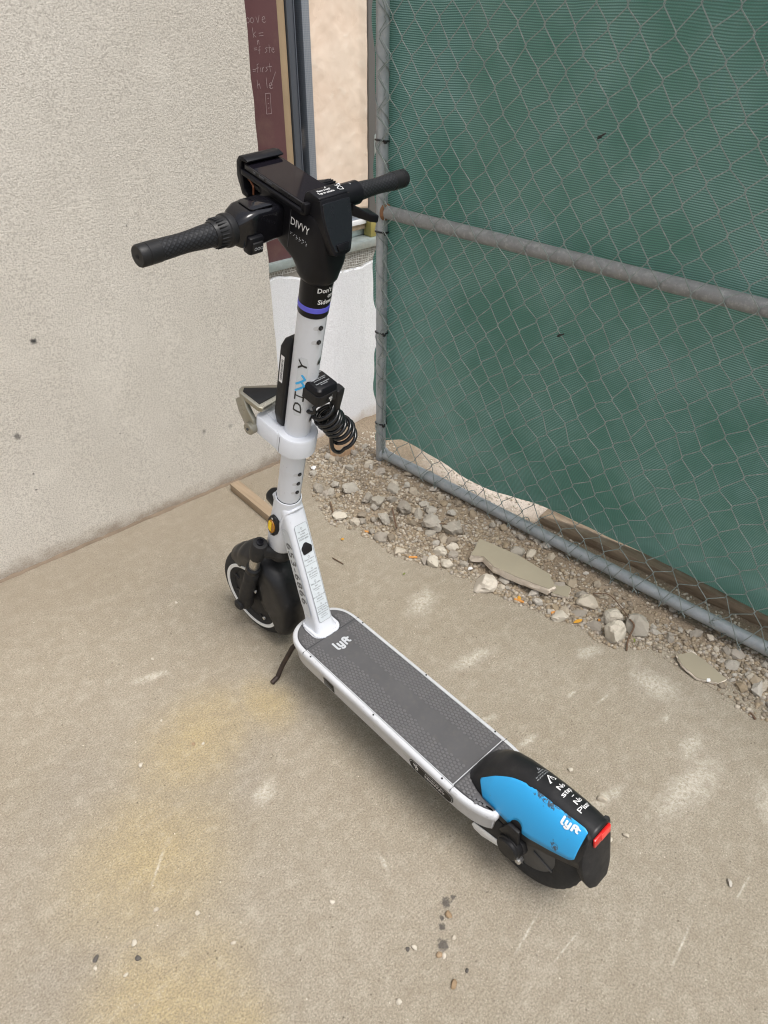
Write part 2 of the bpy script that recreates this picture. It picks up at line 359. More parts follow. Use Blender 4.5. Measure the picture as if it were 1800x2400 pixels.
M['tyre'] = simple('tyre rubber', (0.028, 0.028, 0.028), 0.75, 0, 0.25, 40, 0.4, 260, 0.25, (0.09, 0.078, 0.06), 0.3, 30)
def grip_mat():
    s = NT('diamond grip rubber')
    uv = s.n('UVMap'); sep = s.n('SeparateXYZ'); s.l(uv.outputs[0], sep.inputs[0])
    a = s.math('SINE', s.math('MULTIPLY', s.math('ADD', sep.outputs['X'], sep.outputs['Y']), 2*PI))
    b = s.math('SINE', s.math('MULTIPLY', s.math('SUBTRACT', sep.outputs['X'], sep.outputs['Y']), 2*PI))
    h = s.math('MAXIMUM', a, b)
    c = s.mix(s.mr(h, 0.2, 1.0), (0.020, 0.021, 0.024), (0.009, 0.009, 0.010))
    return s.fin(c, 0.5, 0, s.bump(h, 0.22, 0.0007), 0.25)
M['grip'] = grip_mat()
M['steel'] = simple('brushed fork steel', (0.50, 0.48, 0.45), 0.3, 0.9, 0.1, 60)
M['screw'] = simple('black screw', (0.01, 0.01, 0.01), 0.35, 0.3)
M['bolt'] = simple('bright bolt', (0.55, 0.55, 0.55), 0.3, 0.9)
M['slot'] = simple('dark slot', (0.05, 0.05, 0.055), 0.7)
M['reflector_tape'] = simple('white reflective tape', (0.78, 0.79, 0.78), 0.35, 0, 0.05, 300)
M['amber'] = simple('amber lens', (0.42, 0.17, 0.01), 0.2, 0, 0.3, 90)
M['amber_bright'] = simple('bright amber facet', (0.95, 0.66, 0.0), 0.25, 0, 0.05)
M['red_lens'] = simple('red tail lens', (0.55, 0.016, 0.014), 0.15, 0, 0.25, 120)
M['red_bright'] = simple('bright red facet', (0.85, 0.05, 0.04), 0.2, 0, 0.1, 120)
def blue_mat():
    s = NT('sky blue vinyl')
    c = s.mix(s.noise(7, 3), (0.022, 0.335, 0.70), (0.030, 0.375, 0.76))
    c = s.mix(s.mr(s.noise(70, 5, 0.7), 0.66, 0.74, 0, 0.5), c, (0.08, 0.10, 0.12))
    for p, r in (((-0.016, -0.030, 0), (0.010, 0.030)), ((-0.012, -0.066, 0), (0.008, 0.018)), ((-0.046, -0.075, 0), (0.002, 0.008))):
        k = s.math('MULTIPLY', s.spot(p, r, 0, 0.3, 1.0, 130), s.mr(s.noise(210, 4, 0.7), 0.40, 0.5))
        c = s.mix(s.math('MULTIPLY', k, 0.9), c, (0.055, 0.052, 0.045))
    return s.fin(c, 0.36, 0, s.bump(s.noise(40, 2), 0.06, 0.002), 0.5)
M['blue'] = blue_mat()
M['purple'] = simple('periwinkle band', (0.115, 0.115, 0.66), 0.45)
M['decal_white'] = simple('white print', (0.80, 0.80, 0.80), 0.5, 0, 0.03)
M['decal_grey'] = simple('grey print', (0.48, 0.50, 0.52), 0.5, 0, 0.05)
M['decal_dark'] = simple('dark grey print', (0.12, 0.125, 0.13), 0.5, 0, 0.05)
M['decal_black'] = simple('black print', (0.012, 0.012, 0.013), 0.4, 0, 0.05)
M['decal_blue'] = simple('light blue print', (0.05, 0.42, 0.80), 0.45, 0, 0.05)
M['decal_film'] = simple('clear sticker film', (0.60, 0.63, 0.66), 0.22, 0, 0.04)
M['sticker_pale'] = simple('pale info sticker', (0.60, 0.645, 0.675), 0.3, 0, 0.03)
M['badge'] = simple('black badge', (0.006, 0.006, 0.006), 0.5, 0, 0.1, 30, 0, 400, 0.2)
M['hook_metal'] = simple('champagne hook metal', (0.34, 0.325, 0.27), 0.32, 0.75, 0.12, 30)
M['cable'] = simple('glossy cable', (0.008, 0.008, 0.009), 0.16)
M['kick'] = simple('rusty kickstand', (0.045, 0.032, 0.027), 0.6, 0.3, 0.4, 40, 0.3, 200, 0.4, (0.14, 0.07, 0.035), 0.6, 40)
def glass_mat():
    s = NT('phone glass')
    return s.fin((0.008, 0.007, 0.010), 0.05, 0, None, 0.10)
M['glass'] = glass_mat()
M['copper'] = simple('copper spring', (0.22, 0.09, 0.05), 0.35, 0.8)

# ------------------------------------------------------------------ mesh helpers
ALL = []
def link(o, parent=None):
    COL.objects.link(o)
    if parent: o.parent = parent
    return o
def mk(name, geo, mat, parent=None, Mx=None, bevel=0.0, seg=2, smooth=35, uv=None):
    vs_, fs = geo
    if Mx is not None: vs_ = [Mx @ Vector(v) for v in vs_]
    me = bpy.data.meshes.new(name); me.from_pydata([tuple(v) for v in vs_], [], fs)
    bm = bmesh.new(); bm.from_mesh(me)
    bmesh.ops.recalc_face_normals(bm, faces=bm.faces)
    if bevel:
        es = [e for e in bm.edges if len(e.link_faces) == 2 and e.calc_face_angle(0) > R(32)]
        bmesh.ops.bevel(bm, geom=es, offset=bevel, segments=seg, profile=0.5, affect='EDGES', clamp_overlap=True)
    bm.to_mesh(me); bm.free()
    if smooth:
        me.polygons.foreach_set('use_smooth', [True]*len(me.polygons))
        me.set_sharp_from_angle(angle=R(smooth))
    me.materials.append(mat)
    if uv:
        lay = me.uv_layers.new(name='UVMap')
        for lp in me.loops: lay.data[lp.index].uv = uv[lp.vertex_index]
    o = bpy.data.objects.new(name, me)
    return link(o, parent)
def thing(name, label, cat, loc=(0, 0, 0), group=None):
    o = bpy.data.objects.new(name, None); o.location = loc; o.empty_display_size = 0.05
    COL.objects.link(o); return tag(o, label, cat, group)
def tag(o, label=None, cat=None, group=None, kind=None):
    if label: o['label'] = label
    if cat: o['category'] = cat
    if group: o['group'] = group
    if kind: o['kind'] = kind
    return o
def join(*geos):
    V, F = [], []
    for v, f in geos:
        n = len(V); V += [tuple(q) for q in v]; F += [tuple(i+n for i in q) for q in f]
    return V, F
def xf(geo, Mx): return [tuple(Mx @ Vector(v)) for v in geo[0]], geo[1]
def box(x0, x1, y0, y1, z0, z1):
    v = [(x, y, z) for z in (z0, z1) for y in (y0, y1) for x in (x0, x1)]
    return v, [(0, 2, 3, 1), (4, 5, 7, 6), (0, 1, 5, 4), (2, 6, 7, 3), (0, 4, 6, 2), (1, 3, 7, 5)]
def loft(rings, cap=True, closed=True):
    n = len(rings[0]); V = [tuple(p) for r in rings for p in r]; F = []
    for i in range(len(rings)-1):
        for j in range(n if closed else n-1):
            a, b = i*n+j, i*n+(j+1) % n
            F.append((a, b, b+n, a+n))
    if cap: F += [tuple(range(n-1, -1, -1)), tuple(range((len(rings)-1)*n, len(rings)*n))]
    return V, F
def tube(path, rad, n=10, cap=True):
    P = [Vector(p) for p in path]
    if not isinstance(rad, (list, tuple)): rad = [rad]*len(P)
    T = [(P[min(i+1, len(P)-1)]-P[max(i-1, 0)]).normalized() for i in range(len(P))]
    ref = Vector((0, 0, 1)) if abs(T[0].z) < 0.9 else Vector((1, 0, 0))
    N = (ref - T[0]*ref.dot(T[0])).normalized(); rings = []
    for p, t, r in zip(P, T, rad):
        N = (N - t*N.dot(t)).normalized(); B = t.cross(N)
        rings.append([p + (N*math.cos(2*PI*k/n) + B*math.sin(2*PI*k/n))*r for k in range(n)])
    return loft(rings, cap)
def lathe(prof, axis='x', n=32, cap=True):
    """prof: list of (pos along axis, radius)"""
    rings = []
    for a, r in prof:
        rg = []
        for k in range(n):
            c, s_ = r*math.cos(2*PI*k/n), r*math.sin(2*PI*k/n)
            rg.append((a, c, s_) if axis == 'x' else (c, a, s_) if axis == 'y' else (c, s_, a))
        rings.append(rg)
    return loft(rings, cap)
def prism(poly, a, b, f):
    """poly in (u,v), extruded from a to b; f(u,v,d)->xyz"""
    n = len(poly)
    V = [f(u, v, a) for u, v in poly] + [f(u, v, b) for u, v in poly]
    F = [(i, (i+1) % n, (i+1) % n+n, i+n) for i in range(n)] + [tuple(range(n-1, -1, -1)), tuple(range(n, 2*n))]
    return V, F
def rrect(w_, h, r, n=5, cx=0, cy=0):
    out = []
    for sx, sy, a0 in ((1, 1, 0), (-1, 1, 90), (-1, -1, 180), (1, -1, 270)):
        for k in range(n+1):
            a = R(a0 + 90*k/n)
            out.append((cx + sx*(w_/2-r) + r*math.cos(a), cy + sy*(h/2-r) + r*math.sin(a)))
    return out
def superell(a, b, e, n=32, cx=0, cy=0):
    o = []
    for k in range(n):
        t = 2*PI*k/n; c, s_ = math.cos(t), math.sin(t)
        o.append((cx + a*math.copysign(abs(c)**(2/e), c), cy + b*math.copysign(abs(s_)**(2/e), s_)))
    return o
def grid(nu, nv, f):
    V = [f(i/nu, j/nv) for j in range(nv+1) for i in range(nu+1)]
    F = [(j*(nu+1)+i, j*(nu+1)+i+1, (j+1)*(nu+1)+i+1, (j+1)*(nu+1)+i) for j in range(nv) for i in range(nu)]
    return V, F
def smoothpath(pts, k=6):
    P = [Vector(p) for p in pts]; out = []
    for i in range(len(P)-1):
        p0, p1, p2, p3 = P[max(i-1, 0)], P[i], P[i+1], P[min(i+2, len(P)-1)]
        for j in range(k):
            t = j/k
            out.append(0.5*((2*p1)+(p2-p0)*t+(2*p0-5*p1+4*p2-p3)*t*t+(3*p1-p0-3*p2+p3)*t**3))
    return out + [P[-1]]
def text(body, size, align='CENTER', bold=0.0, shear=0.0, spacing=1.0, aspect=1.0):
    """flat lettering as (u,v) geometry, centred on its height"""
    cu = bpy.data.curves.new('lettering', 'FONT'); cu.body = body; cu.size = size
    cu.align_x = align; cu.align_y = 'CENTER'; cu.offset = bold*size; cu.resolution_u = 2; cu.shear = shear
    cu.space_character = spacing
    ob = bpy.data.objects.new('lettering', cu); COL.objects.link(ob)
    dg = bpy.context.evaluated_depsgraph_get(); dg.update()
    me = ob.evaluated_get(dg).to_mesh()
    V = [(v.co.x*aspect, v.co.y, 0) for v in me.vertices]; F = [tuple(p.vertices) for p in me.polygons]
    ob.evaluated_get(dg).to_mesh_clear()
    bpy.data.objects.remove(ob); bpy.data.curves.remove(cu)
    return V, F
def shift(geo, dx, dy): return [(v[0]+dx, v[1]+dy, v[2]) for v in geo[0]], geo[1]
def flatmap(geo, O, U, V_, N, off=0.0008):
    O, U, V_, N = Vector(O), Vector(U).normalized(), Vector(V_).normalized(), Vector(N).normalized()
    return [tuple(O + U*v[0] + V_*v[1] + N*off) for v in geo[0]], geo[1]
def stroke(paths, wd):
    """flat thick polylines in (u,v) with round joints"""
    out = []
    k = 0
    for pts in paths:
        for (a, b) in zip(pts[:-1], pts[1:]):
            a, b = Vector(a), Vector(b); d = (b-a); L = d.length
            if L < 1e-9: continue
            d /= L; n = Vector((-d.y, d.x)); ring = []
            for j in range(9): an = PI/2 + PI*j/8; ring.append(a + (d*math.cos(an) + n*math.sin(an))*wd/2)
            for j in range(9): an = -PI/2 + PI*j/8; ring.append(b + (d*math.cos(an) + n*math.sin(an))*wd/2)
            out.append(([(p.x, p.y, k*2e-5) for p in ring], [tuple(range(18))])); k += 1
    return join(*out)
def zflat(geo, O, U, V_, N, off):
    """as flatmap, keeping the tiny per-stroke lift so that crossing strokes never share a plane"""
    O, U, V_, N = Vector(O), Vector(U).normalized(), Vector(V_).normalized(), Vector(N).normalized()
    return [tuple(O + U*v[0] + V_*v[1] + N*(off+v[2])) for v in geo[0]], geo[1]
def solid(o, t, off=-1):
    m = o.modifiers.new('shell', 'SOLIDIFY'); m.thickness = t; m.offset = off; return o

# the rounded lower-case ride-share wordmark, built from strokes in a unit box
def wordmark(h):
    S = h
    arc = lambda cx, cy, r, a0, a1, n=8: [(cx+r*math.cos(R(a0+(a1-a0)*k/n)), cy+r*math.sin(R(a0+(a1-a0)*k/n))) for k in range(n+1)]
    l_ = [(0.0, 0.86), (0.0, 0.18)] + arc(0.15, 0.16, 0.15, 180, 265, 5)
    y1 = [(0.34, 0.62), (0.34, 0.30)] + arc(0.50, 0.28, 0.16, 180, 360, 8) + [(0.66, 0.62)]
    y2 = [(0.66, 0.45), (0.66, 0.0)] + arc(0.50, 0.0, 0.16, 0, -150, 6)
    f1 = [(0.96, 0.02), (0.96, 0.62)] + arc(1.14, 0.62, 0.18, 180, 25, 7)
    f2 = [(0.96, 0.42), (1.22, 0.42)]
    t1 = [(1.30, 0.60), (1.30, 0.28)] + arc(1.44, 0.26, 0.14, 180, 270, 5)
    t2 = [(1.24, 0.58), (1.50, 0.58)]
    g = stroke([l_, y1, y2, f1, f2, t1, t2], 0.20)
    return [((v[0]-0.72)*S, (v[1]-0.33)*S, v[2]) for v in g[0]], g[1]
def rider(h):
    """the little stick figure on a two wheeled machine"""
    g = stroke([[(-0.30, 0.30), (0.10, 0.34), (0.16, 0.10), (-0.02, -0.12), (0.10, -0.42)], [(-0.28, 0.18), (0.08, 0.16)],
                [(-0.20, 0.05), (-0.02, 0.0)], [(0.30, 0.18), (0.26, -0.30), (0.02, -0.44)], [(0.20, 0.50), (0.24, 0.52)]], 0.09)
    return [(v[0]*h, v[1]*h, v[2]) for v in g[0]], g[1]

# ------------------------------------------------------------------ the setting
EDGE = [(-0.6, 0.78), (-0.35, 0.74), (-0.193, 0.70), (-0.034, 0.70), (0.08, 0.71), (0.135, 0.695), (0.214, 0.625), (0.287, 0.642), (0.374, 0.61),
        (0.463, 0.584), (0.539, 0.566), (0.62, 0.545), (0.69, 0.54), (0.743, 0.512), (0.855, 0.465), (0.97, 0.468), (1.063, 0.43), (1.12, 0.42),
        (1.164, 0.437), (1.29, 0.48), (1.363, 0.527), (1.43, 0.58), (1.50, 0.62), (1.6, 0.66)]
def edge_x(y):
    for (y0, x0), (y1, x1) in zip(EDGE[:-1], EDGE[1:]):
        if y <= y1: return x0 + (x1-x0)*max(0, min(1, (y-y0)/(y1-y0)))
    return EDGE[-1][1]
def wall_y(x): return 1.538 - 0.024*x
DW = Vector((1, -0.024, 0)).normalized(); NW = Vector((-0.024, -1, 0)).normalized(); W0 = Vector((0, 1.538, 0))
def WP(u, z, out=0.0): return W0 + DW*u + NW*out + Vector((0, 0, z))
DG = Vector((0.0768, -1, 0)).normalized(); NG = Vector((-1, -0.0768, 0)).normalized(); G0 = Vector((0.7715, 1.27, 0))
def GP(u, z, out=0.0): return G0 + DG*u + NG*out + Vector((0, 0, z))

# earth below everything, out to the horizon
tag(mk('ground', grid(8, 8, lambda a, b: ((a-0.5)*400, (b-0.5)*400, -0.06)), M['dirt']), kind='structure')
def pave():
    V, F = [], []
    xs = [-7, -3, -1.5, -0.8, -0.4, 0, 0.3, 0.5, 0.62, 0.75, 0.82]; ys = [-7, -3, -1, 0, 0.7, 1.45, 1.62]
    for y in ys:
        for x in xs: V.append((x, y, 0.0))
    n = len(xs)
    for j in range(len(ys)-1):
        for i in range(n-1): F.append((j*n+i, j*n+i+1, (j+1)*n+i+1, (j+1)*n+i))
    return V, F
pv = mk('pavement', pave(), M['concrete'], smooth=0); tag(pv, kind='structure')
def bed_h(x, y):
    e = edge_x(y) + 0.012*noise.noise(Vector((x*9, y*9, 3))) + 0.012*noise.noise(Vector((x*30, y*30, 7)))
    d = x - e
    h = -0.010 + 0.085*min(1, max(0, d+0.015)/0.30)**0.8*0.36
    gx = 0.7715 + 0.0768*(1.27-y)
    h += 0.006*noise.noise(Vector((x*14, y*14, 0))) + 0.003*noise.noise(Vector((x*45, y*45, 1)))
    if x > gx+0.03: h -= 0.022*min(1, (x-gx-0.03)/0.1)
    if y > wall_y(x)-0.12: h += 0.01*min(1, (y-(wall_y(x)-0.12))/0.12)
    return h
bx0, bx1, by0, by1 = 0.38, 2.2, -0.65, 1.60
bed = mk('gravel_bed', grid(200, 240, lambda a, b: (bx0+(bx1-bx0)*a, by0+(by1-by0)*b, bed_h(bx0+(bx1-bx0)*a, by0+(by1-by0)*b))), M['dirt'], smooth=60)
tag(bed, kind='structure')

# --- stucco wall on the left
NSEG = 60
def swall():
    rings = []
    for k in range(NSEG+1):
        z = -0.02 + 3.2*k/NSEG
        j = 0.0035*noise.noise(Vector((z*17, 2, 0)))+0.002*noise.noise(Vector((z*60, 5, 0)))
        rings.append([WP(-3.2, z, 0.0), WP(-1.0, z, 0.0), WP(0.531+j, z, 0.0), WP(0.534+j, z, -0.004), WP(0.534+j, z, -0.20), WP(-3.2, z, -0.20)])
    return loft(rings)
sw = mk('stucco_wall', swall(), M['stucco'], smooth=30)
tag(sw, 'tan textured stucco wall rising from the concrete with a few black spots', 'wall')
def joint():
    rings = []
    for k in range(121):
        u = -1.3 + 1.83*k/120
        wd = 0.010 + 0.005*noise.noise(Vector((u*12, 0, 0))) + 0.004*noise.noise(Vector((u*45, 1, 0)))
        hh = 0.006 + 0.006*noise.noise(Vector((u*15, 4, 0))) + 0.004*noise.noise(Vector((u*50, 6, 0)))
        rings.append([WP(u, -0.004, -0.01), WP(u, -0.004, wd), WP(u, hh*0.5, wd*0.7), WP(u, hh, 0.002), WP(u, hh+0.004, -0.01)])
    return loft(rings)
mk('base_joint', joint(), M['joint'], sw, smooth=50)

# --- the unfinished bay right of it, set back behind the stucco
ub = thing('unfinished_wall', 'unfinished wall bay with white stucco base below bare studs and a plastic covered panel', 'wall', tuple(WP(0.8, 0)))
UBI = Matrix.Translation(-ub.location)
def ubp(name, geo, mat, **k): return mk(name, geo, mat, ub, Mx=UBI, **k)
REC = -0.03
def wbox(u0, u1, z0, z1, o0, o1):
    v = [WP(u, z, o) for z in (z0, z1) for o in (o0, o1) for u in (u0, u1)]
    return v, box(0, 1, 0, 1, 0, 1)[1]
def wstuc():
    rings = []
    for k in range(41):
        u = 0.50 + 0.9*k/40
        top = 0.618 + 0.035*min(1, max(0, (0.72-u)/0.12)) + 0.006*noise.noise(Vector((u*20, 0, 0))) + 0.004*noise.noise(Vector((u*70, 3, 0))) + 0.012*max(0, (u-0.92)/0.1)
        rings.append([WP(u, -0.03, REC), WP(u, top-0.006, REC), WP(u, top, REC-0.005), WP(u, top, REC-0.15), WP(u, -0.03, REC-0.15)])
    return loft(rings)
ubp('stucco_panel', wstuc(), M['white_stucco'], smooth=25)
ubp('mortar_band', wbox(0.50, 1.40, 0.55, 0.678, REC-0.14, REC-0.008), M['mortar'])
def lathm():
    out = []
    rnd = random.Random(3)
    for k in range(62):           # vertical strands
        u = 0.54 + 0.5*k/62 + rnd.uniform(-0.002, 0.002)
        zb = 0.612 + 0.02*rnd.random() if u > 0.74 else 0.655+0.01*rnd.random()
        p = [WP(u+0.004*math.sin(k+q*2.1)*q, 0.682-(0.682-zb)*q, REC-0.006+0.006*q+0.002*math.sin(k*1.7+q*3)) for q in (0, 0.25, 0.5, 0.75, 1)]
        out.append(tube(p, 0.0009, 4))
    for k in range(9):
        z = 0.676-0.0075*k
        u0 = 0.545 if k < 3 else 0.75+0.012*rnd.random()
        p = [WP(u0+(1.03-u0)*q/14, z+0.003*math.sin(q*1.3+k), REC-0.004+0.003*math.sin(q*2+k)) for q in range(15)]
        out.append(tube(p, 0.0009, 4))
    return join(*out)
ubp('lath_mesh', lathm(), M['lath'], smooth=0)
ubp('sill_track', join(wbox(0.50, 1.40, 0.678, 0.7035, REC-0.13, REC+0.010), wbox(0.50, 1.40, 0.7035, 0.7055, REC-0.13, REC+0.006)), M['track'], bevel=0.0015)
ubp('sill_flange', wbox(0.80, 1.40, 0.7065, 0.730, REC-0.13, REC-0.045), M['track'], bevel=0.001)
ubp('sill_board', wbox(0.80, 0.972, 0.7305, 0.748, REC-0.12, REC-0.03), M['wood_brown'], bevel=0.001)
ubp('sill_board', wbox(0.80, 0.972, 0.7485, 0.7635, REC-0.12, REC-0.024), M['white_scrap'], bevel=0.001)
ubp('bottom_flange', wbox(0.80, 0.972, 0.764, 0.800, REC-0.11, REC-0.034), M['flange'], bevel=0.001)
mb = ubp('maroon_board', wbox(0.48, 0.649, 0.7035, 3.0, REC-0.04, REC), M['maroon'], bevel=0.002)
ubp('tan_board', wbox(0.651, 0.681, 0.7035, 3.0, REC-0.06, REC-0.012), M['tanboard'], bevel=0.003)
ubp('stud', wbox(0.683, 0.705, 0.7035, 3.0, REC-0.06, REC-0.006), M['stud_dark'], bevel=0.002)
ubp('stud_web', wbox(0.7055, 0.735, 0.7035, 3.0, REC-0.10, REC-0.05), M['stud_deep'], bevel=0.001)
ubp('stud_lip', wbox(0.7045, 0.7075, 0.7035, 3.0, REC-0.05, REC-0.004), M['stud_dark'])
ubp('stud_flange', wbox(0.736, 0.762, 0.7035, 3.0, REC-0.06, REC-0.010), M['flange'], bevel=0.002)
ubp('stud_tab', prism([(0.7215, 1.001), (0.7335, 1.001), (0.7335, 1.054), (0.7215, 1.054), (0.7215, 1.018), (0.7245, 1.014)], REC-0.0495, REC-0.046, lambda u, v, d: WP(u, v, d)), M['film'])
def sheet():
    def f(a, b):
        u = 0.763 + 0.205*a; z = 0.802 + 2.2*b
        o = 0.003*noise.noise(Vector((u*18, z*10, 1))) + 0.0012*noise.noise(Vector((u*50, z*36, 4)))
        cre = abs(math.sin(z*9+u*4)); o += 0.0012*max(0, 1-cre*9)*noise.noise(Vector((u*14, z*6, 8)))
        if u > 0.945: o += 0.010*(u-0.945)/0.02
        return WP(u, z, REC-0.022+o)
    return grid(40, 300, f)
solid(ubp('plastic_sheet', sheet(), M['film'], smooth=80), 0.003)
ubp('corner_stud', wbox(0.969, 1.40, 0.765, 3.0, REC-0.10, REC-0.004), M['stud_grey'], bevel=0.002)
ubp('stud_slot', prism(rrect(0.019, 0.082, 0.0085, 4, 0.999, 0.982), REC-0.0035, REC-0.0022, lambda u, v, d: WP(u, v, d)), M['track'])
ubp('stud_foot', wbox(0.9735, 1.40, 0.7065, 0.7645, REC-0.04, REC-0.002), M['yellow_steel'], bevel=0.001)
# faint handwriting on the maroon board
def chalk():
    P = []
    def g(ch, u, z, s):
        L = {'o': [[(0.5, 1), (0.1, 0.75), (0.1, 0.2), (0.5, 0), (0.85, 0.3), (0.8, 0.8), (0.5, 1)]], 'v': [[(0, 1), (0.4, 0), (0.8, 1.2)]],
             'e': [[(0.1, 0.5), (0.8, 0.6), (0.6, 1), (0.2, 0.8), (0.1, 0.3), (0.5, 0), (0.9, 0.15)]], 'k': [[(0.1, 1.6), (0.2, 0)], [(0.8, 0.9), (0.2, 0.5), (0.8, 0)]],
             '=': [[(0, 0.7), (0.9, 0.75)], [(0, 0.3), (0.9, 0.35)]], 'f': [[(0.8, 1.6), (0.4, 1.5), (0.3, 0)], [(0, 0.8), (0.7, 0.85)]],
             'i': [[(0.4, 1), (0.4, 0)]], 'r': [[(0.2, 1), (0.25, 0)], [(0.25, 0.6), (0.7, 1)]], 's': [[(0.8, 1), (0.3, 0.9), (0.7, 0.4), (0.1, 0)]],
             't': [[(0.4, 1.5), (0.45, 0)], [(0, 0.9), (0.9, 0.95)]], 'h': [[(0.1, 1.6), (0.15, 0)], [(0.15, 0.6), (0.6, 0.9), (0.75, 0)]], 'l': [[(0.3, 1.7), (0.35, 0)]],
             'n': [[(0.1, 1), (0.1, 0)], [(0.1, 0.7), (0.6, 1), (0.7, 0)]]}[ch]
        for q in L: P.append([(u+a*s, z+b*s) for a, b in q])
    for ch, u, z, s in (('o', 0.549, 1.324, 0.012), ('o', 0.562, 1.324, 0.012), ('v', 0.580, 1.324, 0.013), ('e', 0.597, 1.324, 0.014), ('k', 0.565, 1.293, 0.013), ('=', 0.585, 1.291, 0.015),
                        ('n', 0.577, 1.277, 0.009), ('=', 0.566, 1.262, 0.010), ('f', 0.578, 1.256, 0.010), ('s', 0.598, 1.257, 0.012), ('t', 0.609, 1.257, 0.012), ('e', 0.620, 1.257, 0.011),
                        ('=', 0.556, 1.214, 0.010), ('f', 0.566, 1.214, 0.012), ('i', 0.577, 1.214, 0.010), ('r', 0.584, 1.214, 0.011), ('s', 0.595, 1.214, 0.011), ('t', 0.606, 1.214, 0.012),
                        ('h', 0.565, 1.176, 0.013), ('l', 0.592, 1.176, 0.014), ('e', 0.602, 1.173, 0.015)): g(ch, u, z, s)
    P.append([(0.589, 1.163), (0.605, 1.163), (0.604, 1.113), (0.588, 1.113), (0.589, 1.163)])
    for q in (1.15, 1.138, 1.127): P.append([(0.595, q), (0.598, q+0.001)])
    P.append([(0.628, 1.212), (0.607, 1.176)])
    g_ = stroke(P, 0.0011)
    return [tuple(WP(v[0], v[1], REC+0.0006+v[2])) for v in g_[0]], g_[1]
ck = mk('chalk_writing', chalk(), M['chalk'], mb, smooth=0)
ck.matrix_parent_inverse = Matrix.Identity(4); ck.data.transform(UBI)

# ------------------------------------------------------------------ gate
gate = thing('chain_link_gate', 'grey chain link gate with pipe frame backed by green cloth', 'gate', tuple(GP(0, 0)))
GI = Matrix.Translation(-gate.location)
GH = 1.75; GL = 3.4
def pipe(a, b, r, n=20, k=24):
    return tube([a.lerp(b, i/k) for i in range(k+1)], r, n)
mk('frame_post', pipe(GP(0.0, 0.012), GP(0.0, GH), 0.0175), M['galv'], gate, GI)
mk('bottom_rail', pipe(GP(0.018, 0.047), GP(GL, 0.052), 0.0180, 20, 40), M['galv'], gate, GI)
mk('middle_rail', pipe(GP(0.018, 0.878), GP(GL, 0.885), 0.0185, 20, 40), M['galv_rail'], gate, GI)
mk('top_rail', pipe(GP(0.018, GH-0.02), GP(GL, GH-0.02), 0.021, 20, 40), M['galv'], gate, GI)
mk('frame_post', pipe(GP(GL, 0.012), GP(GL, GH), 0.0225), M['galv'], gate, GI)
def collar(c, d, r0, r1):
    return tube([c, c+d*0.004, c+d*0.009], [r0, (r0+r1)/2+0.002, r1], 20)
mk('weld_bead', collar(GP(0.013, 0.878), DG, 0.024, 0.019), M['weld'], gate, GI)
mk('weld_bead', collar(GP(0.013, 0.047), DG, 0.024, 0.019), M['galv'], gate, GI)
cl = bpy.data.objects.new('chain_link_mesh', None); link(cl, gate)
rnd = random.Random(11)
NODE = {}
def node(m, n):
    if (m, n) not in NODE:
        z = 0.075 + n*0.0423
        u = 0.056 + (m+0.0)*0.0364 + 0.05*(z-1.34)
        a = 0.004 if z > 0.6 else 0.007
        NODE[(m, n)] = (u+rnd.uniform(-a, a), z+rnd.uniform(-a, a), rnd.uniform(-0.003, 0.003)+0.024)
    return NODE[(m, n)]
NZ = 42
for j in range(-2, 60):
    pts = []
    for n in range(0, NZ+1):
        left = (j+n) % 2 == 0
        u, z, o = node(j if left else j+1, n)
        if n == 0:   # loose tail wrapped over the bottom rail
            z = 0.052+rnd.uniform(-0.022, 0.02)
        if u < 0.0:
            u = 0.022 + rnd.uniform(-0.003, 0.003); o = 0.012
        s_ = 1 if left else -1
        o2 = 0.0022*s_
        if 0 < n < NZ:
            pts += [(u+(0.0022 if left else -0.0022), z-0.0065, o-o2*0.6), (u-(0.0008 if left else -0.0008), z, o+o2), (u+(0.0022 if left else -0.0022), z+0.0065, o-o2*0.6)]
        else: pts.append((u, z, o))
    if max(p[0] for p in pts) < 0.02: continue
    pts = [GP(*p) for p in pts]
    if j < 40:   # hook under the rail
        b = pts[0]; pts = [b+NG*(-0.03)+Vector((0, 0, -0.012)), b+NG*0.003+Vector((0, 0, -0.016))] + pts if rnd.random() < 0.5 else [b+Vector((0, 0, -0.012))+DG*0.012] + pts
    mk('wire', tube(pts, 0.00125, 5), M['wire'], cl, GI, smooth=60)
# wire spiralling round the post, and loose loops on the bottom rail
def spiral(z0, z1, turns, r=0.0190, ph=0.0):
    n = int(turns*14)
    return [GP(0, z0+(z1-z0)*k/n) + (DG*math.cos(2*PI*turns*k/n+ph) + NG*math.sin(2*PI*turns*k/n+ph))*r for k in range(n+1)]
mk('lacing_wire', tube(spiral(0.13, 1.7, 14, 0.0190, 1.0), 0.0013, 5), M['wire'], gate, GI)
for u, t in ((0.22, 1.2), (0.27, 0.8), (0.34, 1.5), (0.45, 0.9), (0.60, 1.7), (0.78, 1.1), (0.86, 1.6), (0.98, 0.9), (1.10, 1.3), (1.22, 1.0)):
    n = 22
    P_ = [GP(u+0.05*k/n*t, 0.048) + (NG*math.cos(2*PI*t*k/n) + Vector((0, 0, 1))*math.sin(2*PI*t*k/n))*(0.0205+0.006*math.sin(k*0.5+u*30)) for k in range(n+1)]
    mk('tie_wire', tube(P_, 0.0014, 5), M['wire'], gate, GI)

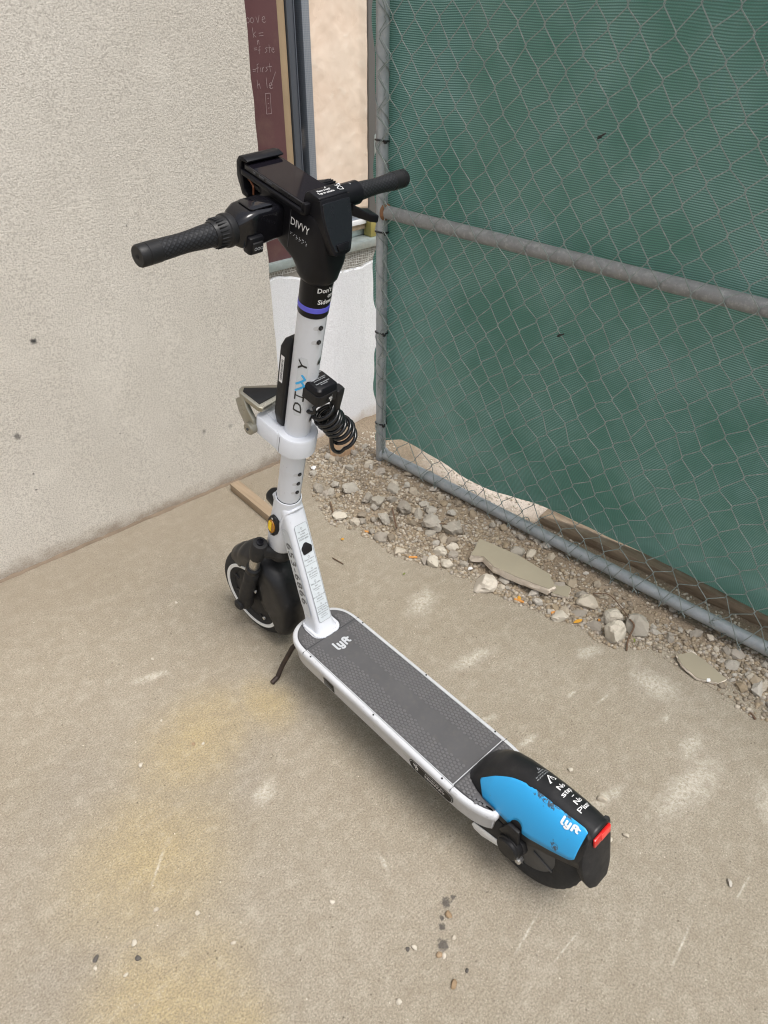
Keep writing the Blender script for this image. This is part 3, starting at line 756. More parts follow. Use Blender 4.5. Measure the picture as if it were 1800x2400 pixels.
# green cloth hung behind the chain link
def cloth():
    us = [-0.05, -0.035, -0.02, 0.0] + [0.0 + GL*k/110 for k in range(1, 111)]
    BOT = [(-0.06, 0.07), (-0.015, 0.078), (0.067, 0.113), (0.168, 0.108), (0.372, 0.094), (0.60, 0.085), (0.75, 0.05), (1.1, 0.03), (1.6, 0.03), (4, 0.03)]
    def zb(u):
        for (a, p), (b, q) in zip(BOT[:-1], BOT[1:]):
            if u <= b: return p+(q-p)*(u-a)/(b-a)
        return 0.03
    V, F, UV = [], [], []
    nv = 110
    for j in range(nv+1):
        for u in us:
            z0 = zb(u); t = (j/nv)
            z = z0+(GH-z0)*t
            o = -0.026 - 0.012*(0.5+noise.noise(Vector((u*3.5, z*3.5, 0)))) - 0.006*noise.noise(Vector((u*11-z*4, z*9+u*5, 5)))
            o -= 0.006*math.sin(u*7+z*5)*math.exp(-((z-0.4)/0.5)**2)
            k = max(0, min(1, (u-0.40)/0.4)); k = k*k*(3-2*k)
            o -= k*0.125*max(0, 1-(z/0.42))**1.5
            uu = u
            # puckers at the ties
            for zt in (1.063, 0.82, 0.506, 0.17):
                d2 = ((z-zt)/0.05)**2 + (u/0.10)**2
                o += 0.012*math.exp(-d2)
                if u < 0.001: uu += 0.03*math.exp(-((z-zt)/0.05)**2)*(1 if u < -0.01 else 0)
            if u < 0: o = -0.02 + 0.004*math.sin(z*21)
            V.append(GP(uu + (0.006*math.sin(z*17)+0.004*math.sin(z*41) if u < -0.03 else 0), z, o)); UV.append((u, z+0.012*noise.noise(Vector((u*4, z*3, 9)))))
    n = len(us)
    for j in range(nv):
        for i in range(n-1): F.append((j*n+i, j*n+i+1, (j+1)*n+i+1, (j+1)*n+i))
    return (V, F), UV
g_, uvs = cloth()
pc = mk('privacy_screen', g_, M['screen'], smooth=80, uv=uvs)
tag(pc, 'green woven shade cloth hung behind the chain link gate', 'privacy screen')
def ring_tie(z, lab):
    n = 20
    pts = [GP(0, z+0.003*math.sin(2*PI*k/n)) + (DG*math.cos(2*PI*k/n) + NG*math.sin(2*PI*k/n))*0.0195 for k in range(n+1)]
    t = thing('zip_tie', lab, 'zip tie', tuple(GP(0, z)), 'black zip ties holding the green cloth')
    TI = Matrix.Translation(-t.location)
    mk('strap', tube(pts, 0.0026, 6), M['tie'], t, TI)
    q = GP(0.023, z, 0.012)
    mk('head', xf(box(-0.004, 0.004, -0.004, 0.004, -0.004, 0.004), Matrix.Translation(q)), M['tie'], t, TI, bevel=0.001)
    return t
ring_tie(1.063, 'black zip tie round the gate post above the middle rail')
ring_tie(0.82, 'black zip tie round the gate post just below the middle rail')
ring_tie(0.506, 'black zip tie half way between the middle and bottom rails')
ring_tie(0.17, 'black zip tie round the gate post near its foot')
def mesh_tie(u, z, lab):
    t = thing('zip_tie', lab, 'zip tie', tuple(GP(u, z, 0.028)), 'black zip ties holding the green cloth')
    TI = Matrix.Translation(-t.location)
    mk('head', [tuple(GP(u+a, z+b, 0.026+c)) for a, b, c in box(-0.006, 0.003, -0.004, 0.003, 0, 0.005)[0]] and (
        [tuple(GP(u+a, z+b*1.0+a*0.5, 0.026+c)) for a, b, c in box(-0.007, 0.002, -0.0035, 0.0035, 0, 0.006)[0]], box(0, 1, 0, 1, 0, 1)[1]), M['tie'], t, TI, bevel=0.001)
    mk('tail', tube(smoothpath([GP(u, z, 0.03), GP(u+0.006, z+0.004, 0.034), GP(u+0.012, z+0.008, 0.032)], 4), 0.002, 5), M['tie'], t, TI)
    return t
mesh_tie(0.67, 1.153, 'black zip tie on the chain link above the middle rail')
mesh_tie(0.652, 0.698, 'black zip tie on the chain link below the middle rail')

# lumber and scraps
def beam(a, b, wd, h, z=0.0, seg=10, wob=0.0008):
    a, b = Vector(a), Vector(b); d = (b-a).normalized(); n = Vector((-d.y, d.x, 0)); rings = []
    for k in range(seg+1):
        p = a.lerp(b, k/seg); q = wob*noise.noise(p*9)
        rings.append([p-n*(wd/2+q)+Vector((0, 0, z)), p+n*(wd/2+q)+Vector((0, 0, z)), p+n*(wd/2)+Vector((0, 0, z+h+q)), p-n*(wd/2)+Vector((0, 0, z+h-q))])
    return loft(rings)
tag(mk('timber_plank', beam((0.945, 0.66, 0), (1.10, -0.45, 0), 0.085, 0.040, -0.002, 24), M['wood_grey'], bevel=0.002), 'long weathered timber plank lying on the dirt behind the gate', 'timber')
tag(mk('timber_plank', beam((0.285, 1.487, 0), (0.275, 1.165, 0), 0.036, 0.030, 0.001, 10), M['wood_brown'], bevel=0.0015), 'short dusty timber offcut on the concrete against the stucco wall', 'timber')
tag(mk('wood_block', xf(([(-0.045, -0.02, 0), (0.045, -0.02, 0), (0.045, 0.03, 0.0), (-0.045, 0.03, 0), (-0.045, -0.01, 0.065), (0.045, -0.006, 0.065), (0.045, 0.04, 0.06), (-0.045, 0.038, 0.06)], box(0, 1, 0, 1, 0, 1)[1][:0] + [(0, 3, 2, 1), (4, 5, 6, 7), (0, 1, 5, 4), (1, 2, 6, 5), (2, 3, 7, 6), (3, 0, 4, 7)]),
    Matrix.Translation((0.700, 1.405, 0.004)) @ Matrix.Rotation(R(-33), 4, 'Z')), M['wood_red'], bevel=0.002), 'reddish brown wood block in the gravel near the corner of the wall', 'wood block')

def shard(name, outline, z, t, lab, tilt=(0, 0), cat='board shard'):
    cx = sum(p[0] for p in outline)/len(outline); cy = sum(p[1] for p in outline)/len(outline)
    o = thing(name, lab, cat, (cx, cy, z))
    P_ = []
    for (x0, y0), (x1, y1) in zip(outline, outline[1:]+outline[:1]):
        for k in range(6):
            f = k/6; x = x0+(x1-x0)*f-cx; y = y0+(y1-y0)*f-cy
            j = 0.0022*noise.noise(Vector((x*120, y*120, z*50))); L = math.hypot(x, y) or 1
            P_.append((x+x/L*j, y+y/L*j))
    def lay(s, zz, wob): return [(x*s+wob*noise.noise(Vector((x*150, y*150, zz*900))), y*s+wob*noise.noise(Vector((x*150+9, y*150, zz*900))), zz+tilt[0]*x+tilt[1]*y) for x, y in P_]
    mk('core', loft([lay(0.97, -t, 0.003), lay(1.0, -t*0.6, 0.004), lay(1.0, -t*0.25, 0.004), lay(0.975, -0.0012, 0.002)]), M['slab_core'], o, smooth=20)
    top = lay(0.985, 0.0, 0.0008); n = len(top)
    mk('face', loft([[(a, b, c-0.0011) for a, b, c in top], top]), M['slab_top'], o, smooth=30)
    return o
shard('board_shard', [(0.663, 0.700), (0.590, 0.672), (0.612, 0.640), (0.600, 0.590), (0.618, 0.500), (0.640, 0.420), (0.662, 0.412), (0.688, 0.455), (0.686, 0.57)], 0.048, 0.024,
      'large tan board shard with crumbly white edge lying on the gravel', (0.10, 0.0))
shard('board_shard', [(0.716, 0.424), (0.716, 0.395), (0.682, 0.378), (0.662, 0.422), (0.69, 0.432)], 0.020, 0.010, 'small brown board shard at the near tip of the large tan shard', (0.1, 0))
shard('board_shard', [(0.716, 0.060), (0.752, 0.041), (0.755, 0.004), (0.742, -0.066), (0.716, -0.057), (0.690, -0.013), (0.697, 0.034)], 0.014, 0.009,
      'tan board shard with torn rim lying flat where concrete meets dirt', (0.08, 0.05))

# stones -------------------------------------------------------------
def rock_mesh(name, seed, sub=2, amp=0.35, flat=True, sq=(1, 1, 0.7)):
    bm = bmesh.new(); bmesh.ops.create_icosphere(bm, subdivisions=sub, radius=1)
    rr = random.Random(seed); off = Vector((rr.random()*50, rr.random()*50, rr.random()*50))
    planes = [(Vector((rr.gauss(0, 1), rr.gauss(0, 1), rr.gauss(0, 1))).normalized(), rr.uniform(0.55, 0.85)) for _ in range(7)]
    for v in bm.verts:
        p = v.co.copy(); d = p*(1+amp*noise.noise(p*1.3+off)+amp*0.4*noise.noise(p*3.7+off)+amp*0.16*noise.noise(p*9+off))
        if sub > 1:
            for n, h in planes:
                e = d.dot(n)-h
                if e > 0: d -= n*e*0.85
        v.co = Vector((d.x*sq[0], d.y*sq[1], d.z*sq[2]))
    me = bpy.data.meshes.new(name); bm.to_mesh(me); bm.free()
    if not flat:
        me.polygons.foreach_set('use_smooth', [True]*len(me.polygons)); me.set_sharp_from_angle(angle=R(40))
    return me
BIG = [  # x, y, size (m), height factor, label
 (0.496, 1.284, 0.020, 'grey concrete lump at the far left edge of the gravel'), (0.512, 1.246, 0.015, 'smooth grey stone right of the far left concrete lump'),
 (0.572, 1.208, 0.026, 'wide flat brown stone in the far part of the gravel'), (0.454, 1.118, 0.024, 'pitted pale lump at the gravel edge nearest the scooter stem'),
 (0.592, 1.082, 0.027, 'tall jagged grey chunk in the middle of the far gravel'), (0.544, 1.000, 0.025, 'upright elongated grey chunk beside a dry twig'),
 (0.476, 0.944, 0.020, 'rough whitish lump beside an orange filter at the gravel edge'), (0.474, 0.859, 0.017, 'round pale lump alone on the gravel edge past an orange filter'),
 (0.667, 1.098, 0.022, 'angular light chunk in the gravel toward the gate'), (0.624, 0.995, 0.032, 'long broken concrete chunk behind the upright elongated chunk'),
 (0.564, 0.773, 0.021, 'craggy white chunk heaped just past the filter at the edge'), (0.512, 0.752, 0.021, 'sharp pale chunk jutting onto the concrete'),
 (0.541, 0.716, 0.018, 'triangular pale chunk at the edge before the large shard'), (0.558, 0.580, 0.036, 'largest white rock in front of the large tan shard'),
 (0.659, 0.810, 0.030, 'long grey slab shaped chunk leaning toward the gate'), (0.634, 0.875, 0.034, 'broad layered grey chunk in the middle of the gravel'),
 (0.692, 0.969, 0.017, 'small angular chunk half buried near the gate rail'), (0.612, 0.760, 0.018, 'flat pale chip above the craggy white chunk'),
 (0.718, 1.078, 0.014, 'light pebble sized chunk under the gate rail'), (0.574, 1.122, 0.022, 'dark grey wedge beside the tall jagged chunk'),
 (0.682, 0.926, 0.020, 'grey tilted chip near the gate rail'), (0.583, 0.541, 0.011, 'small grey stone right of the largest white rock'),
 (0.614, 0.436, 0.016, 'light oval stone between two orange filters'), (0.713, 0.331, 0.028, 'blocky pale concrete chunk beyond the shard tip'),
 (0.669, 0.216, 0.037, 'wide white concrete chunk at the concrete edge beside a bent twig'), (0.733, 0.189, 0.034, 'tall grey chunk behind the bent twig'),
 (0.721, 0.254, 0.026, 'slanted grey chunk behind the wide white chunk'), (0.612, 0.353, 0.020, 'speckled white stone at the edge beside a yellow leaf'),
 (0.663, 0.327, 0.017, 'pointed pinkish stone in the near gravel'), (0.699, 0.250, 0.019, 'rounded light grey stone touching the slanted chunk'),
 (0.764, 0.041, 0.010, 'pale stone resting behind the torn rim shard'), (0.802, -0.050, 0.018, 'light chunk in the near dirt under the gate'),
 (0.788, -0.138, 0.015, 'whitest stone in the near right corner of the gravel'), (0.864, 0.154, 0.013, 'lone light stone in the bare dirt near the rail'),
 (0.729, 0.601, 0.020, 'grey cobble beyond the large tan shard'), (0.757, 0.571, 0.018, 'pale cobble beyond the large tan shard nearer the rail'), (0.705, 1.25, 0.012, 'light round stone at the foot of the gate post')]
rnd = random.Random(5)
BIG = [(x, y, s*1.18, l) for x, y, s, l in BIG]
BIGXY = []
for i, (x, y, s, lab) in enumerate(BIG):
    me = rock_mesh('stone', 100+i, 3, 0.42, True, (1.0, rnd.uniform(0.62, 0.95), rnd.uniform(0.55, 0.8)))
    me.materials.append(M['pale'] if any(k in lab for k in ('white', 'pale')) else M['rubble'])
    o = bpy.data.objects.new('stone', me); link(o)
    zb = max(bed_h(x, y), 0.0)
    o.location = (x, y, zb + s*0.30); o.scale = (s, s, s); o.rotation_euler = (rnd.uniform(-0.4, 0.4), rnd.uniform(-0.4, 0.4), rnd.uniform(0, 6.28))
    tag(o, lab, 'stone', 'broken stones along the gate'); BIGXY.append((x, y, s))
# loose pebbles on the bare concrete
PEB = [(-0.148, 1.124, 0.0045, 'pale', 'tiny pale pebble on the concrete far left of the front wheel'), (-0.299, 0.979, 0.0048, 'pale', 'pale pebble on bare concrete left of the kickstand'),
 (-0.375, 0.791, 0.004, 'pale', 'small tan pebble on the yellowish patch left of the deck'), (-0.469, 0.713, 0.0075, 'pale', 'flat oval pale pebble on the yellowish concrete patch'),
 (-0.352, 0.682, 0.0055, 'brownpeb', 'brown pebble touching a pale one left of the deck'), (-0.335, 0.668, 0.005, 'pale', 'pale pebble beside a brown one left of the deck'),
 (-0.593, 0.408, 0.006, 'pale', 'angular pale pebble above the two black pebbles'), (-0.538, 0.349, 0.0058, 'pale', 'oval pale pebble right of the angular pale one'),
 (-0.651, 0.382, 0.007, 'pale', 'brightest pale pebble between the two black pebbles'), (-0.517, 0.259, 0.006, 'pale', 'pale pebble in the lower middle of the bare concrete'),
 (-0.715, 0.404, 0.007, 'darkpeb', 'black pebble at lower left, the left one of two'), (-0.658, 0.354, 0.007, 'darkpeb', 'black pebble at lower left, the right one of two'),
 (-0.722, 0.392, 0.0048, 'pale', 'pale pebble just below the left black pebble'), (-0.687, 0.344, 0.0052, 'pale', 'pale pebble just below the right black pebble'),
 (-0.521, 1.140, 0.003, 'pale', 'tiny white pebble near the stucco wall at far left'), (-0.188, 0.026, 0.0085, 'brownpeb', 'brown pebble beside the dark specks behind the rear wheel'),
 (-0.208, -0.009, 0.0055, 'pale', 'pale pebble below the dark specks'), (-0.275, 0.029, 0.006, 'pale', 'pale pebble left of the dark specks'), (-0.286, 0.035, 0.005, 'darkpeb', 'dark pebble left of the dark specks'),
 (-0.250, -0.010, 0.007, 'brownpeb', 'brown pebble in the near pair below the dark specks'), (-0.244, -0.018, 0.006, 'pale', 'pale pebble in the near pair below the dark specks'),
 (-0.231, -0.062, 0.0045, 'darkpeb', 'dark grey pebble near the bottom of the picture'), (-0.266, -0.061, 0.0085, 'brownpeb', 'long brown pebble near the bottom of the picture'),
 (-0.355, -0.015, 0.006, 'pale', 'pale pebble near the bottom left of the brown pebbles'), (0.232, -0.036, 0.013, 'pale', 'white chip of mortar on the concrete right of the rear fender'),
 (0.200, -0.116, 0.008, 'pale', 'flat pale flake on the concrete right of the rear light'), (0.267, -0.308, 0.008, 'rubble', 'grey stone alone on the concrete at lower right'),
 (0.164, -0.095, 0.012, 'pale', 'crumbly white chip beside the rear mudflap'), (-0.336, 0.193, 0.006, 'pale', 'white pebble on the concrete left of the rear arm'),
 (0.241, 0.053, 0.008, 'pale', 'white chip beside the right side of the rear fender')]
vmesh = {}
for i, (x, y, s, mt, lab) in enumerate(PEB):
    me = rock_mesh('pebble', 300+i, 2, 0.3, False, (1.0, rnd.uniform(0.65, 0.9), 0.6)); me.materials.append(M[mt])
    o = bpy.data.objects.new('pebble', me); link(o); o.location = (x, y, s*0.35); o.scale = (s, s, s); o.rotation_euler = (0, 0, rnd.uniform(0, 6.28))
    tag(o, lab, 'pebble', 'loose pebbles on the concrete')
# gravel: the 270 largest one by one, the rest joined
VAR = []
for i in range(10):
    me = rock_mesh('gravel_stone', 700+i, 1, 0.62, True, (1.0, 0.8, 0.65)); me.materials.append(M['gravel' if i < 5 else 'rubble']); VAR.append(me)
def gate_x(y): return 0.7715 + 0.0768*(1.27-y)
def blocked(x, y, s):
    if y > wall_y(x)-0.03-s: return True
    return any((x-a)**2+(y-b)**2 < (c*0.75)**2 for a, b, c in BIGXY)
n_ = 0
while n_ < 270:
    y = rnd.uniform(-0.22, 1.46); e = edge_x(y); gx = gate_x(y)
    x = e + (gx+0.02-e)*(rnd.random()**1.15)
    s = rnd.choice((0.0075, 0.008, 0.0085, 0.009, 0.010, 0.012, 0.015, 0.018, 0.021))
    if 0.02 < y < 0.42 and x-e > 0.12 and rnd.random() < 0.75: continue
    if y < 0.12 and x-e < 0.03 and rnd.random() < 0.8: continue
    if blocked(x, y, s): continue
    o = bpy.data.objects.new('gravel_stone', VAR[rnd.randrange(10)]); link(o)
    o.location = (x, y, max(bed_h(x, y), 0)+s*0.25); k = rnd.uniform(0.85, 1.15); o.scale = (s*k, s, s*rnd.uniform(0.8, 1.1)); o.rotation_euler = (rnd.uniform(-0.6, 0.6), rnd.uniform(-0.6, 0.6), rnd.uniform(0, 6.28))
    tag(o, 'small loose gravel stone in the strip between concrete and gate', 'gravel stone', 'gravel stones strewn along the gate'); n_ += 1
def pebble_stuff(N, seed, dom, smin, smax):
    r = np.random.default_rng(seed); bm = bmesh.new(); bmesh.ops.create_icosphere(bm, subdivisions=1, radius=1)
    bv = np.array([v.co[:] for v in bm.verts]); bf = np.array([[v.index for v in f.verts] for f in bm.faces]); bm.free()
    Vs, Fs, c = [], [], 0
    k = 0
    while k < N:
        q = dom(r)
        if q is None: continue
        x, y = q; s = smin + (smax-smin)*r.random()**2.2
        th = r.random()*6.28; A = np.array([[math.cos(th), -math.sin(th), 0], [math.sin(th), math.cos(th), 0], [0, 0, 1]])
        v = bv*(1+0.35*(r.random((len(bv), 1))-0.5))*np.array([s*r.uniform(0.8, 1.25), s*r.uniform(0.6, 0.95), s*r.uniform(0.5, 0.85)])
        v = v@A.T + np.array([x, y, max(bed_h(x, y), 0.0)+s*0.2]); Vs.append(v); Fs.append(bf+c); c += len(bv); k += 1
    V = np.concatenate(Vs); F = np.concatenate(Fs)
    me = bpy.data.meshes.new('gravel'); me.vertices.add(len(V)); me.vertices.foreach_set('co', V.ravel())
    me.loops.add(F.size); me.loops.foreach_set('vertex_index', F.ravel().astype(np.int32))
    me.polygons.add(len(F)); me.polygons.foreach_set('loop_start', np.arange(0, F.size, 3, dtype=np.int32)); me.update(calc_edges=True); me.validate()
    return me
def dom_strip(r):
    y = r.uniform(-0.45, 1.49); e = edge_x(y); gx = gate_x(y); x = e - 0.015 + (gx+0.05-e)*(r.random()**1.1)
    if x < e and r.random() < 0.6: return None
    if 0.02 < y < 0.42 and x-e > 0.11 and r.random() < 0.72: return None
    if 0.35 < y < 1.2 and x > gx-0.06 and r.random() < 0.6: return None
    if y < 0.13 and x-e < 0.05 and r.random() < 0.7: return None
    if y > wall_y(x)-0.035: return None
    if noise.noise(Vector((x*9, y*9, 2))) < -0.32 and r.random() < 0.7: return None
    return x, y
me = pebble_stuff(18000, 1, dom_strip, 0.0020, 0.0082); me.materials.append(M['gravel'])
o = link(bpy.data.objects.new('gravel', me)); tag(o, kind='stuff')
tag(o, 'fine loose tan gravel spread between the concrete edge and the gate rail', 'gravel')
def dom_far(r):
    y = r.uniform(-0.3, 1.5); x = gate_x(y)+0.02+r.random()*0.42
    if noise.noise(Vector((x*7, y*7, 5))) < -0.05: return None
    if y < 0.7 and abs(x-(0.945+(0.66-y)*0.14)) < 0.05: return None
    if y > wall_y(x)-0.05: return None
    return x, y
me = pebble_stuff(2600, 2, dom_far, 0.0018, 0.0065); me.materials.append(M['pale'])
o = link(bpy.data.objects.new('gravel', me)); tag(o, 'pale fine gravel on the bright ground behind the gate', 'gravel', kind='stuff')
def dom_conc(r):
    x, y = r.uniform(-0.9, 0.6), r.uniform(-0.5, 1.4)
    if x > edge_x(y) - 0.01: return None
    if r.random() > math.exp(-max(0, edge_x(y)-x)*5)+0.18: return None
    return x, y
me = pebble_stuff(420, 3, dom_conc, 0.0007, 0.0022); me.materials.append(M['pale'])
o = link(bpy.data.objects.new('grit', me)); tag(o, 'scattered pale grit on the bare concrete', 'grit', kind='stuff')

# litter ---------------------------------------------------------------
def butt(x, y, ang, lab, L=0.026):
    t = thing('cigarette_butt', lab, 'cigarette butt', (x, y, max(0, bed_h(x, y))+0.004), 'cigarette butts at the gravel edge')
    d = Vector((math.cos(ang), math.sin(ang), 0))
    mk('filter', tube([-d*L/2, -d*L/2.01, d*L*0.25], [0.0036, 0.0038, 0.0038], 10), M['orange'], t)
    mk('paper', tube([d*L*0.251, d*L*0.5], [0.0037, 0.0034], 10), M['white_scrap'] if 'white' in lab else M['orange'], t)
butt(0.464, 1.000, -0.9, 'orange cigarette filter beside the rough whitish lump', 0.018)
butt(0.487, 0.811, -0.75, 'orange cigarette filter alone at the gravel edge past the round pale lump', 0.026)
butt(0.580, 0.472, -1.2, 'orange cigarette filter in front of the large tan shard', 0.028)
butt(0.618, 0.375, -0.5, 'orange cigarette filter near the speckled white stone', 0.024)
butt(0.689, 0.268, -0.9, 'cigarette butt with white end among stones near the bent twig', 0.02)
def leaf(x, y, ang, L, wd, mat, lab):
    def f(a, b):
        u = (a-0.5)*L; w_ = wd*math.sin(PI*min(1, max(0, a*0.96+0.02)))**0.8*(b-0.5)
        return (u, w_, 0.003+0.25*abs(w_)+0.10*u*u/L+0.0006*noise.noise(Vector((u*200, w_*200, x))))
    o = mk('leaf', grid(10, 4, f), mat, smooth=60); solid(o, 0.0005)
    o.location = (x, y, max(0, bed_h(x, y))+0.001); o.rotation_euler = (0, 0, ang); tag(o, lab, 'leaf', 'fallen leaves'); return o
leaf(0.383, 1.023, 0.3, 0.012, 0.009, M['leaf'], 'small yellow leaf lying alone on the concrete')
leaf(0.637, 0.311, -0.3, 0.030, 0.011, M['leaf'], 'yellow leaf at the gravel edge beside the speckled white stone')
leaf(0.588, 0.478, 0.8, 0.020, 0.010, M['leaf'], 'yellow leaf touching a filter in front of the large shard')
leaf(0.415, 0.775, 0.2, 0.012, 0.005, M['leaf_green'], 'small green leaf alone on the concrete')
leaf(0.690, 0.170, 0.9, 0.018, 0.010, M['leaf_green'], 'greenish leaf beside the bent twig')
def twig(pts, r, lab):
    o = mk('twig', tube(smoothpath(pts, 5), r, 6), M['twig'], smooth=50); tag(o, lab, 'twig', 'dry twigs'); return o
twig([(0.303, 0.975, 0.003), (0.305, 0.955, 0.004), (0.309, 0.931, 0.003)], 0.0018, 'dry twig lying alone on the concrete beside the stem')
twig([(0.585, 1.010, 0.03), (0.560, 0.975, 0.033), (0.533, 0.934, 0.022)], 0.003, 'dry split twig in the gravel beside the upright chunk')
twig([(0.742, 0.335, 0.025), (0.765, 0.300, 0.03), (0.735, 0.235, 0.035), (0.712, 0.203, 0.04)], 0.0014, 'thin dark twig arching over the near stones')
twig([(0.712, 0.203, 0.042), (0.706, 0.185, 0.035), (0.676, 0.178, 0.012), (0.643, 0.161, 0.004)], 0.0024, 'bent brown twig hooked over the wide white chunk')
twig([(0.692, -0.150, 0.003), (0.690, -0.158, 0.004), (0.684, -0.168, 0.003)], 0.0028, 'short dark twig on the concrete at lower right')
twig([(0.61, 0.86, 0.035), (0.645, 0.83, 0.04), (0.668, 0.775, 0.035)], 0.0022, 'thin twig across the broad layered chunk')
twig([(0.475, 1.20, 0.008), (0.447, 1.15, 0.008), (0.425, 1.105, 0.005)], 0.0024, 'black twig along the far left gravel edge')
for x, y, s, lab in ((0.615, 0.985, 0.011, 'folded white paper scrap among the grey chunks'), (0.575, 0.655, 0.010, 'white paper scrap beside the large tan shard'), (0.56, 1.40, 0.014, 'white foam crumb beside the wood block'), (0.706, 0.222, 0.012, 'white flake between the chunks near the bent twig'), (0.705, -0.035, 0.007, 'white flake lying on the torn rim shard')):
    me = rock_mesh('scrap', int(x*1e4), 1, 0.5, True, (1, 0.8, 0.35)); me.materials.append(M['white_scrap'])
    o = link(bpy.data.objects.new('scrap', me)); o.location = (x, y, max(0, bed_h(x, y))+0.010); o.scale = (s, s, s); tag(o, lab, 'scrap')
# ------------------------------------------------------------------ electric scooter
sc = thing('electric_scooter', 'white electric scooter on its kickstand with grey deck and blue rear fender panel', 'scooter')
T_, S_ = R(15.5654), R(5.6461); O_ = Vector((0, 0.8695, 0))
AX = Vector((0, -math.sin(T_), math.cos(T_))); FX = Vector((0, math.cos(T_), math.sin(T_))); LX = Vector((1, 0, 0))
EX = LX*math.cos(S_) + FX*math.sin(S_); EF = -LX*math.sin(S_) + FX*math.cos(S_)
ST = Matrix((EX, EF, AX)).transposed().to_4x4(); ST.translation = O_       # steered frame: x lateral, y forward, z along the steering axis
ST0 = Matrix((LX, FX, AX)).transposed().to_4x4(); ST0.translation = O_     # same frame, not turned (head tube)
def sp(name, geo, mat, parent=None, bevel=0.0, **k): return mk(name, geo, mat, parent or sc, ST, bevel, **k)
def fp(name, geo, mat, parent=None, bevel=0.0, **k): return mk(name, geo, mat, parent or sc, None, bevel, **k)
def zl(prof, n=40, e=2): return loft([[(x, y, l) for x, y in superell(a, b, ex, n, 0, cy)] for l, a, b, cy, ex in prof])
def dense(geo, mx=0.0035):
    """cut long edges so that lettering follows a curved surface"""
    bm = bmesh.new(); vv = [bm.verts.new((v[0], v[1], v[2])) for v in geo[0]]
    for f in geo[1]:
        try: bm.faces.new([vv[i] for i in f])
        except ValueError: pass
    bmesh.ops.triangulate(bm, faces=bm.faces)
    for _ in range(5):
        es = [e for e in bm.edges if e.calc_length() > mx]
        if not es: break
        bmesh.ops.subdivide_edges(bm, edges=es, cuts=1, use_grid_fill=False); bmesh.ops.triangulate(bm, faces=[f for f in bm.faces if len(f.verts) > 3])
    bm.verts.index_update(); g = [tuple(v.co) for v in bm.verts], [tuple(v.index for v in f.verts) for f in bm.faces]; bm.free(); return g
SR = 0.0256; HR = 0.0268      # stem and neck radius
def cyl(geo, r, phi0, l0, ang=0.0):
    """wrap (u,v) lettering round the stem: phi0 measured from straight back towards +x, v along the axis; ang turns the lettering"""
    c, s_ = math.cos(ang), math.sin(ang); out = []; geo = dense(geo)
    for u, v, z in geo[0]:
        a, b = u*c-v*s_, u*s_+v*c; ph = phi0 + a/r; rr = r+z
        out.append((rr*math.sin(ph), -rr*math.cos(ph), l0+b))
    return out, geo[1]
def cylpatch(w_, h, rad, r, phi0, l0, ang=0.0):
    """rounded rectangle wrapped on the stem, fine enough to follow it"""
    nu, nv = 24, 8; V = []
    for j in range(nv+1):
        v = (j/nv-0.5)*h; k = max(0, abs(v)-(h/2-rad)); ww = w_/2 - rad + math.sqrt(max(0, rad*rad-k*k))
        for i in range(nu+1): V.append(((i/nu-0.5)*2*ww, v, 0))
    F = [(j*(nu+1)+i, j*(nu+1)+i+1, (j+1)*(nu+1)+i+1, (j+1)*(nu+1)+i) for j in range(nv) for i in range(nu)]
    return cyl((V, F), r, phi0, l0, ang)

# --- rear wheel, arm, fender
def tyre_geo(Rr, rt, n=72, m=20):
    rings = []
    for k in range(m):
        a = 2*PI*k/m; prof_r = (Rr-rt) + rt*math.copysign(abs(math.cos(a))**0.85, math.cos(a)); prof_x = rt*1.05*math.copysign(abs(math.sin(a))**0.8, math.sin(a))
        rings.append((prof_x, prof_r))
    V, F = [], []
    for k, (x, r) in enumerate(rings):
        for j in range(n):
            t = 2*PI*j/n; rr = r
            if abs(x) < rt*0.85 and r > Rr-rt*0.5: rr = r - 0.0016*(1 if (j+(k % 2)) % 2 else 0)
            V.append((x, rr*math.cos(t), rr*math.sin(t)))
    for k in range(m):
        for j in range(n): F.append((k*n+j, k*n+(j+1) % n, ((k+1) % m)*n+(j+1) % n, ((k+1) % m)*n+j))
    return V, F
RW = 0.1274; RC = Vector((0.004, 0, RW))
rw = fp('rear_wheel', xf(lathe([(-0.030, 0.0), (-0.030, 0.085), (-0.024, 0.096), (0.024, 0.096), (0.030, 0.085), (0.030, 0.0)], 'x', 48), Matrix.Translation(RC)), M['rim'])
fp('tyre', xf(tyre_geo(RW, 0.032), Matrix.Translation(RC)), M['tyre'], rw)
for k in range(6):
    a = k*PI/3+0.3
    fp('rib', xf(box(-0.0335, -0.030, 0.035, 0.082, -0.002, 0.002), Matrix.Translation(RC) @ Matrix.Rotation(a, 4, 'X')), M['rim'], rw, bevel=0.001)
# fender: arched sections along y
FS = [(0.136, 0.178, 0.186, 0.030, 0.034, 2.0), (0.122, 0.178, 0.214, 0.040, 0.048, 2.2), (0.100, 0.178, 0.242, 0.045, 0.054, 2.4), (0.075, 0.174, 0.262, 0.045, 0.057, 2.6),
      (0.045, 0.168, 0.274, 0.044, 0.058, 2.7), (0.010, 0.163, 0.281, 0.043, 0.059, 2.8), (-0.030, 0.170, 0.284, 0.042, 0.058, 2.9), (-0.070, 0.185, 0.283, 0.040, 0.055, 3.0), (-0.100, 0.195, 0.283, 0.037, 0.050, 3.0), (-0.124, 0.200, 0.282, 0.034, 0.044, 3.0)]
def fsec(y):
    L = FS
    for a, b in zip(L[:-1], L[1:]):
        if y >= b[0]: t = (a[0]-y)/(a[0]-b[0]); return [p+(q-p)*t for p, q in zip(a, b)]
    return list(L[-1])
FCX = 0.006
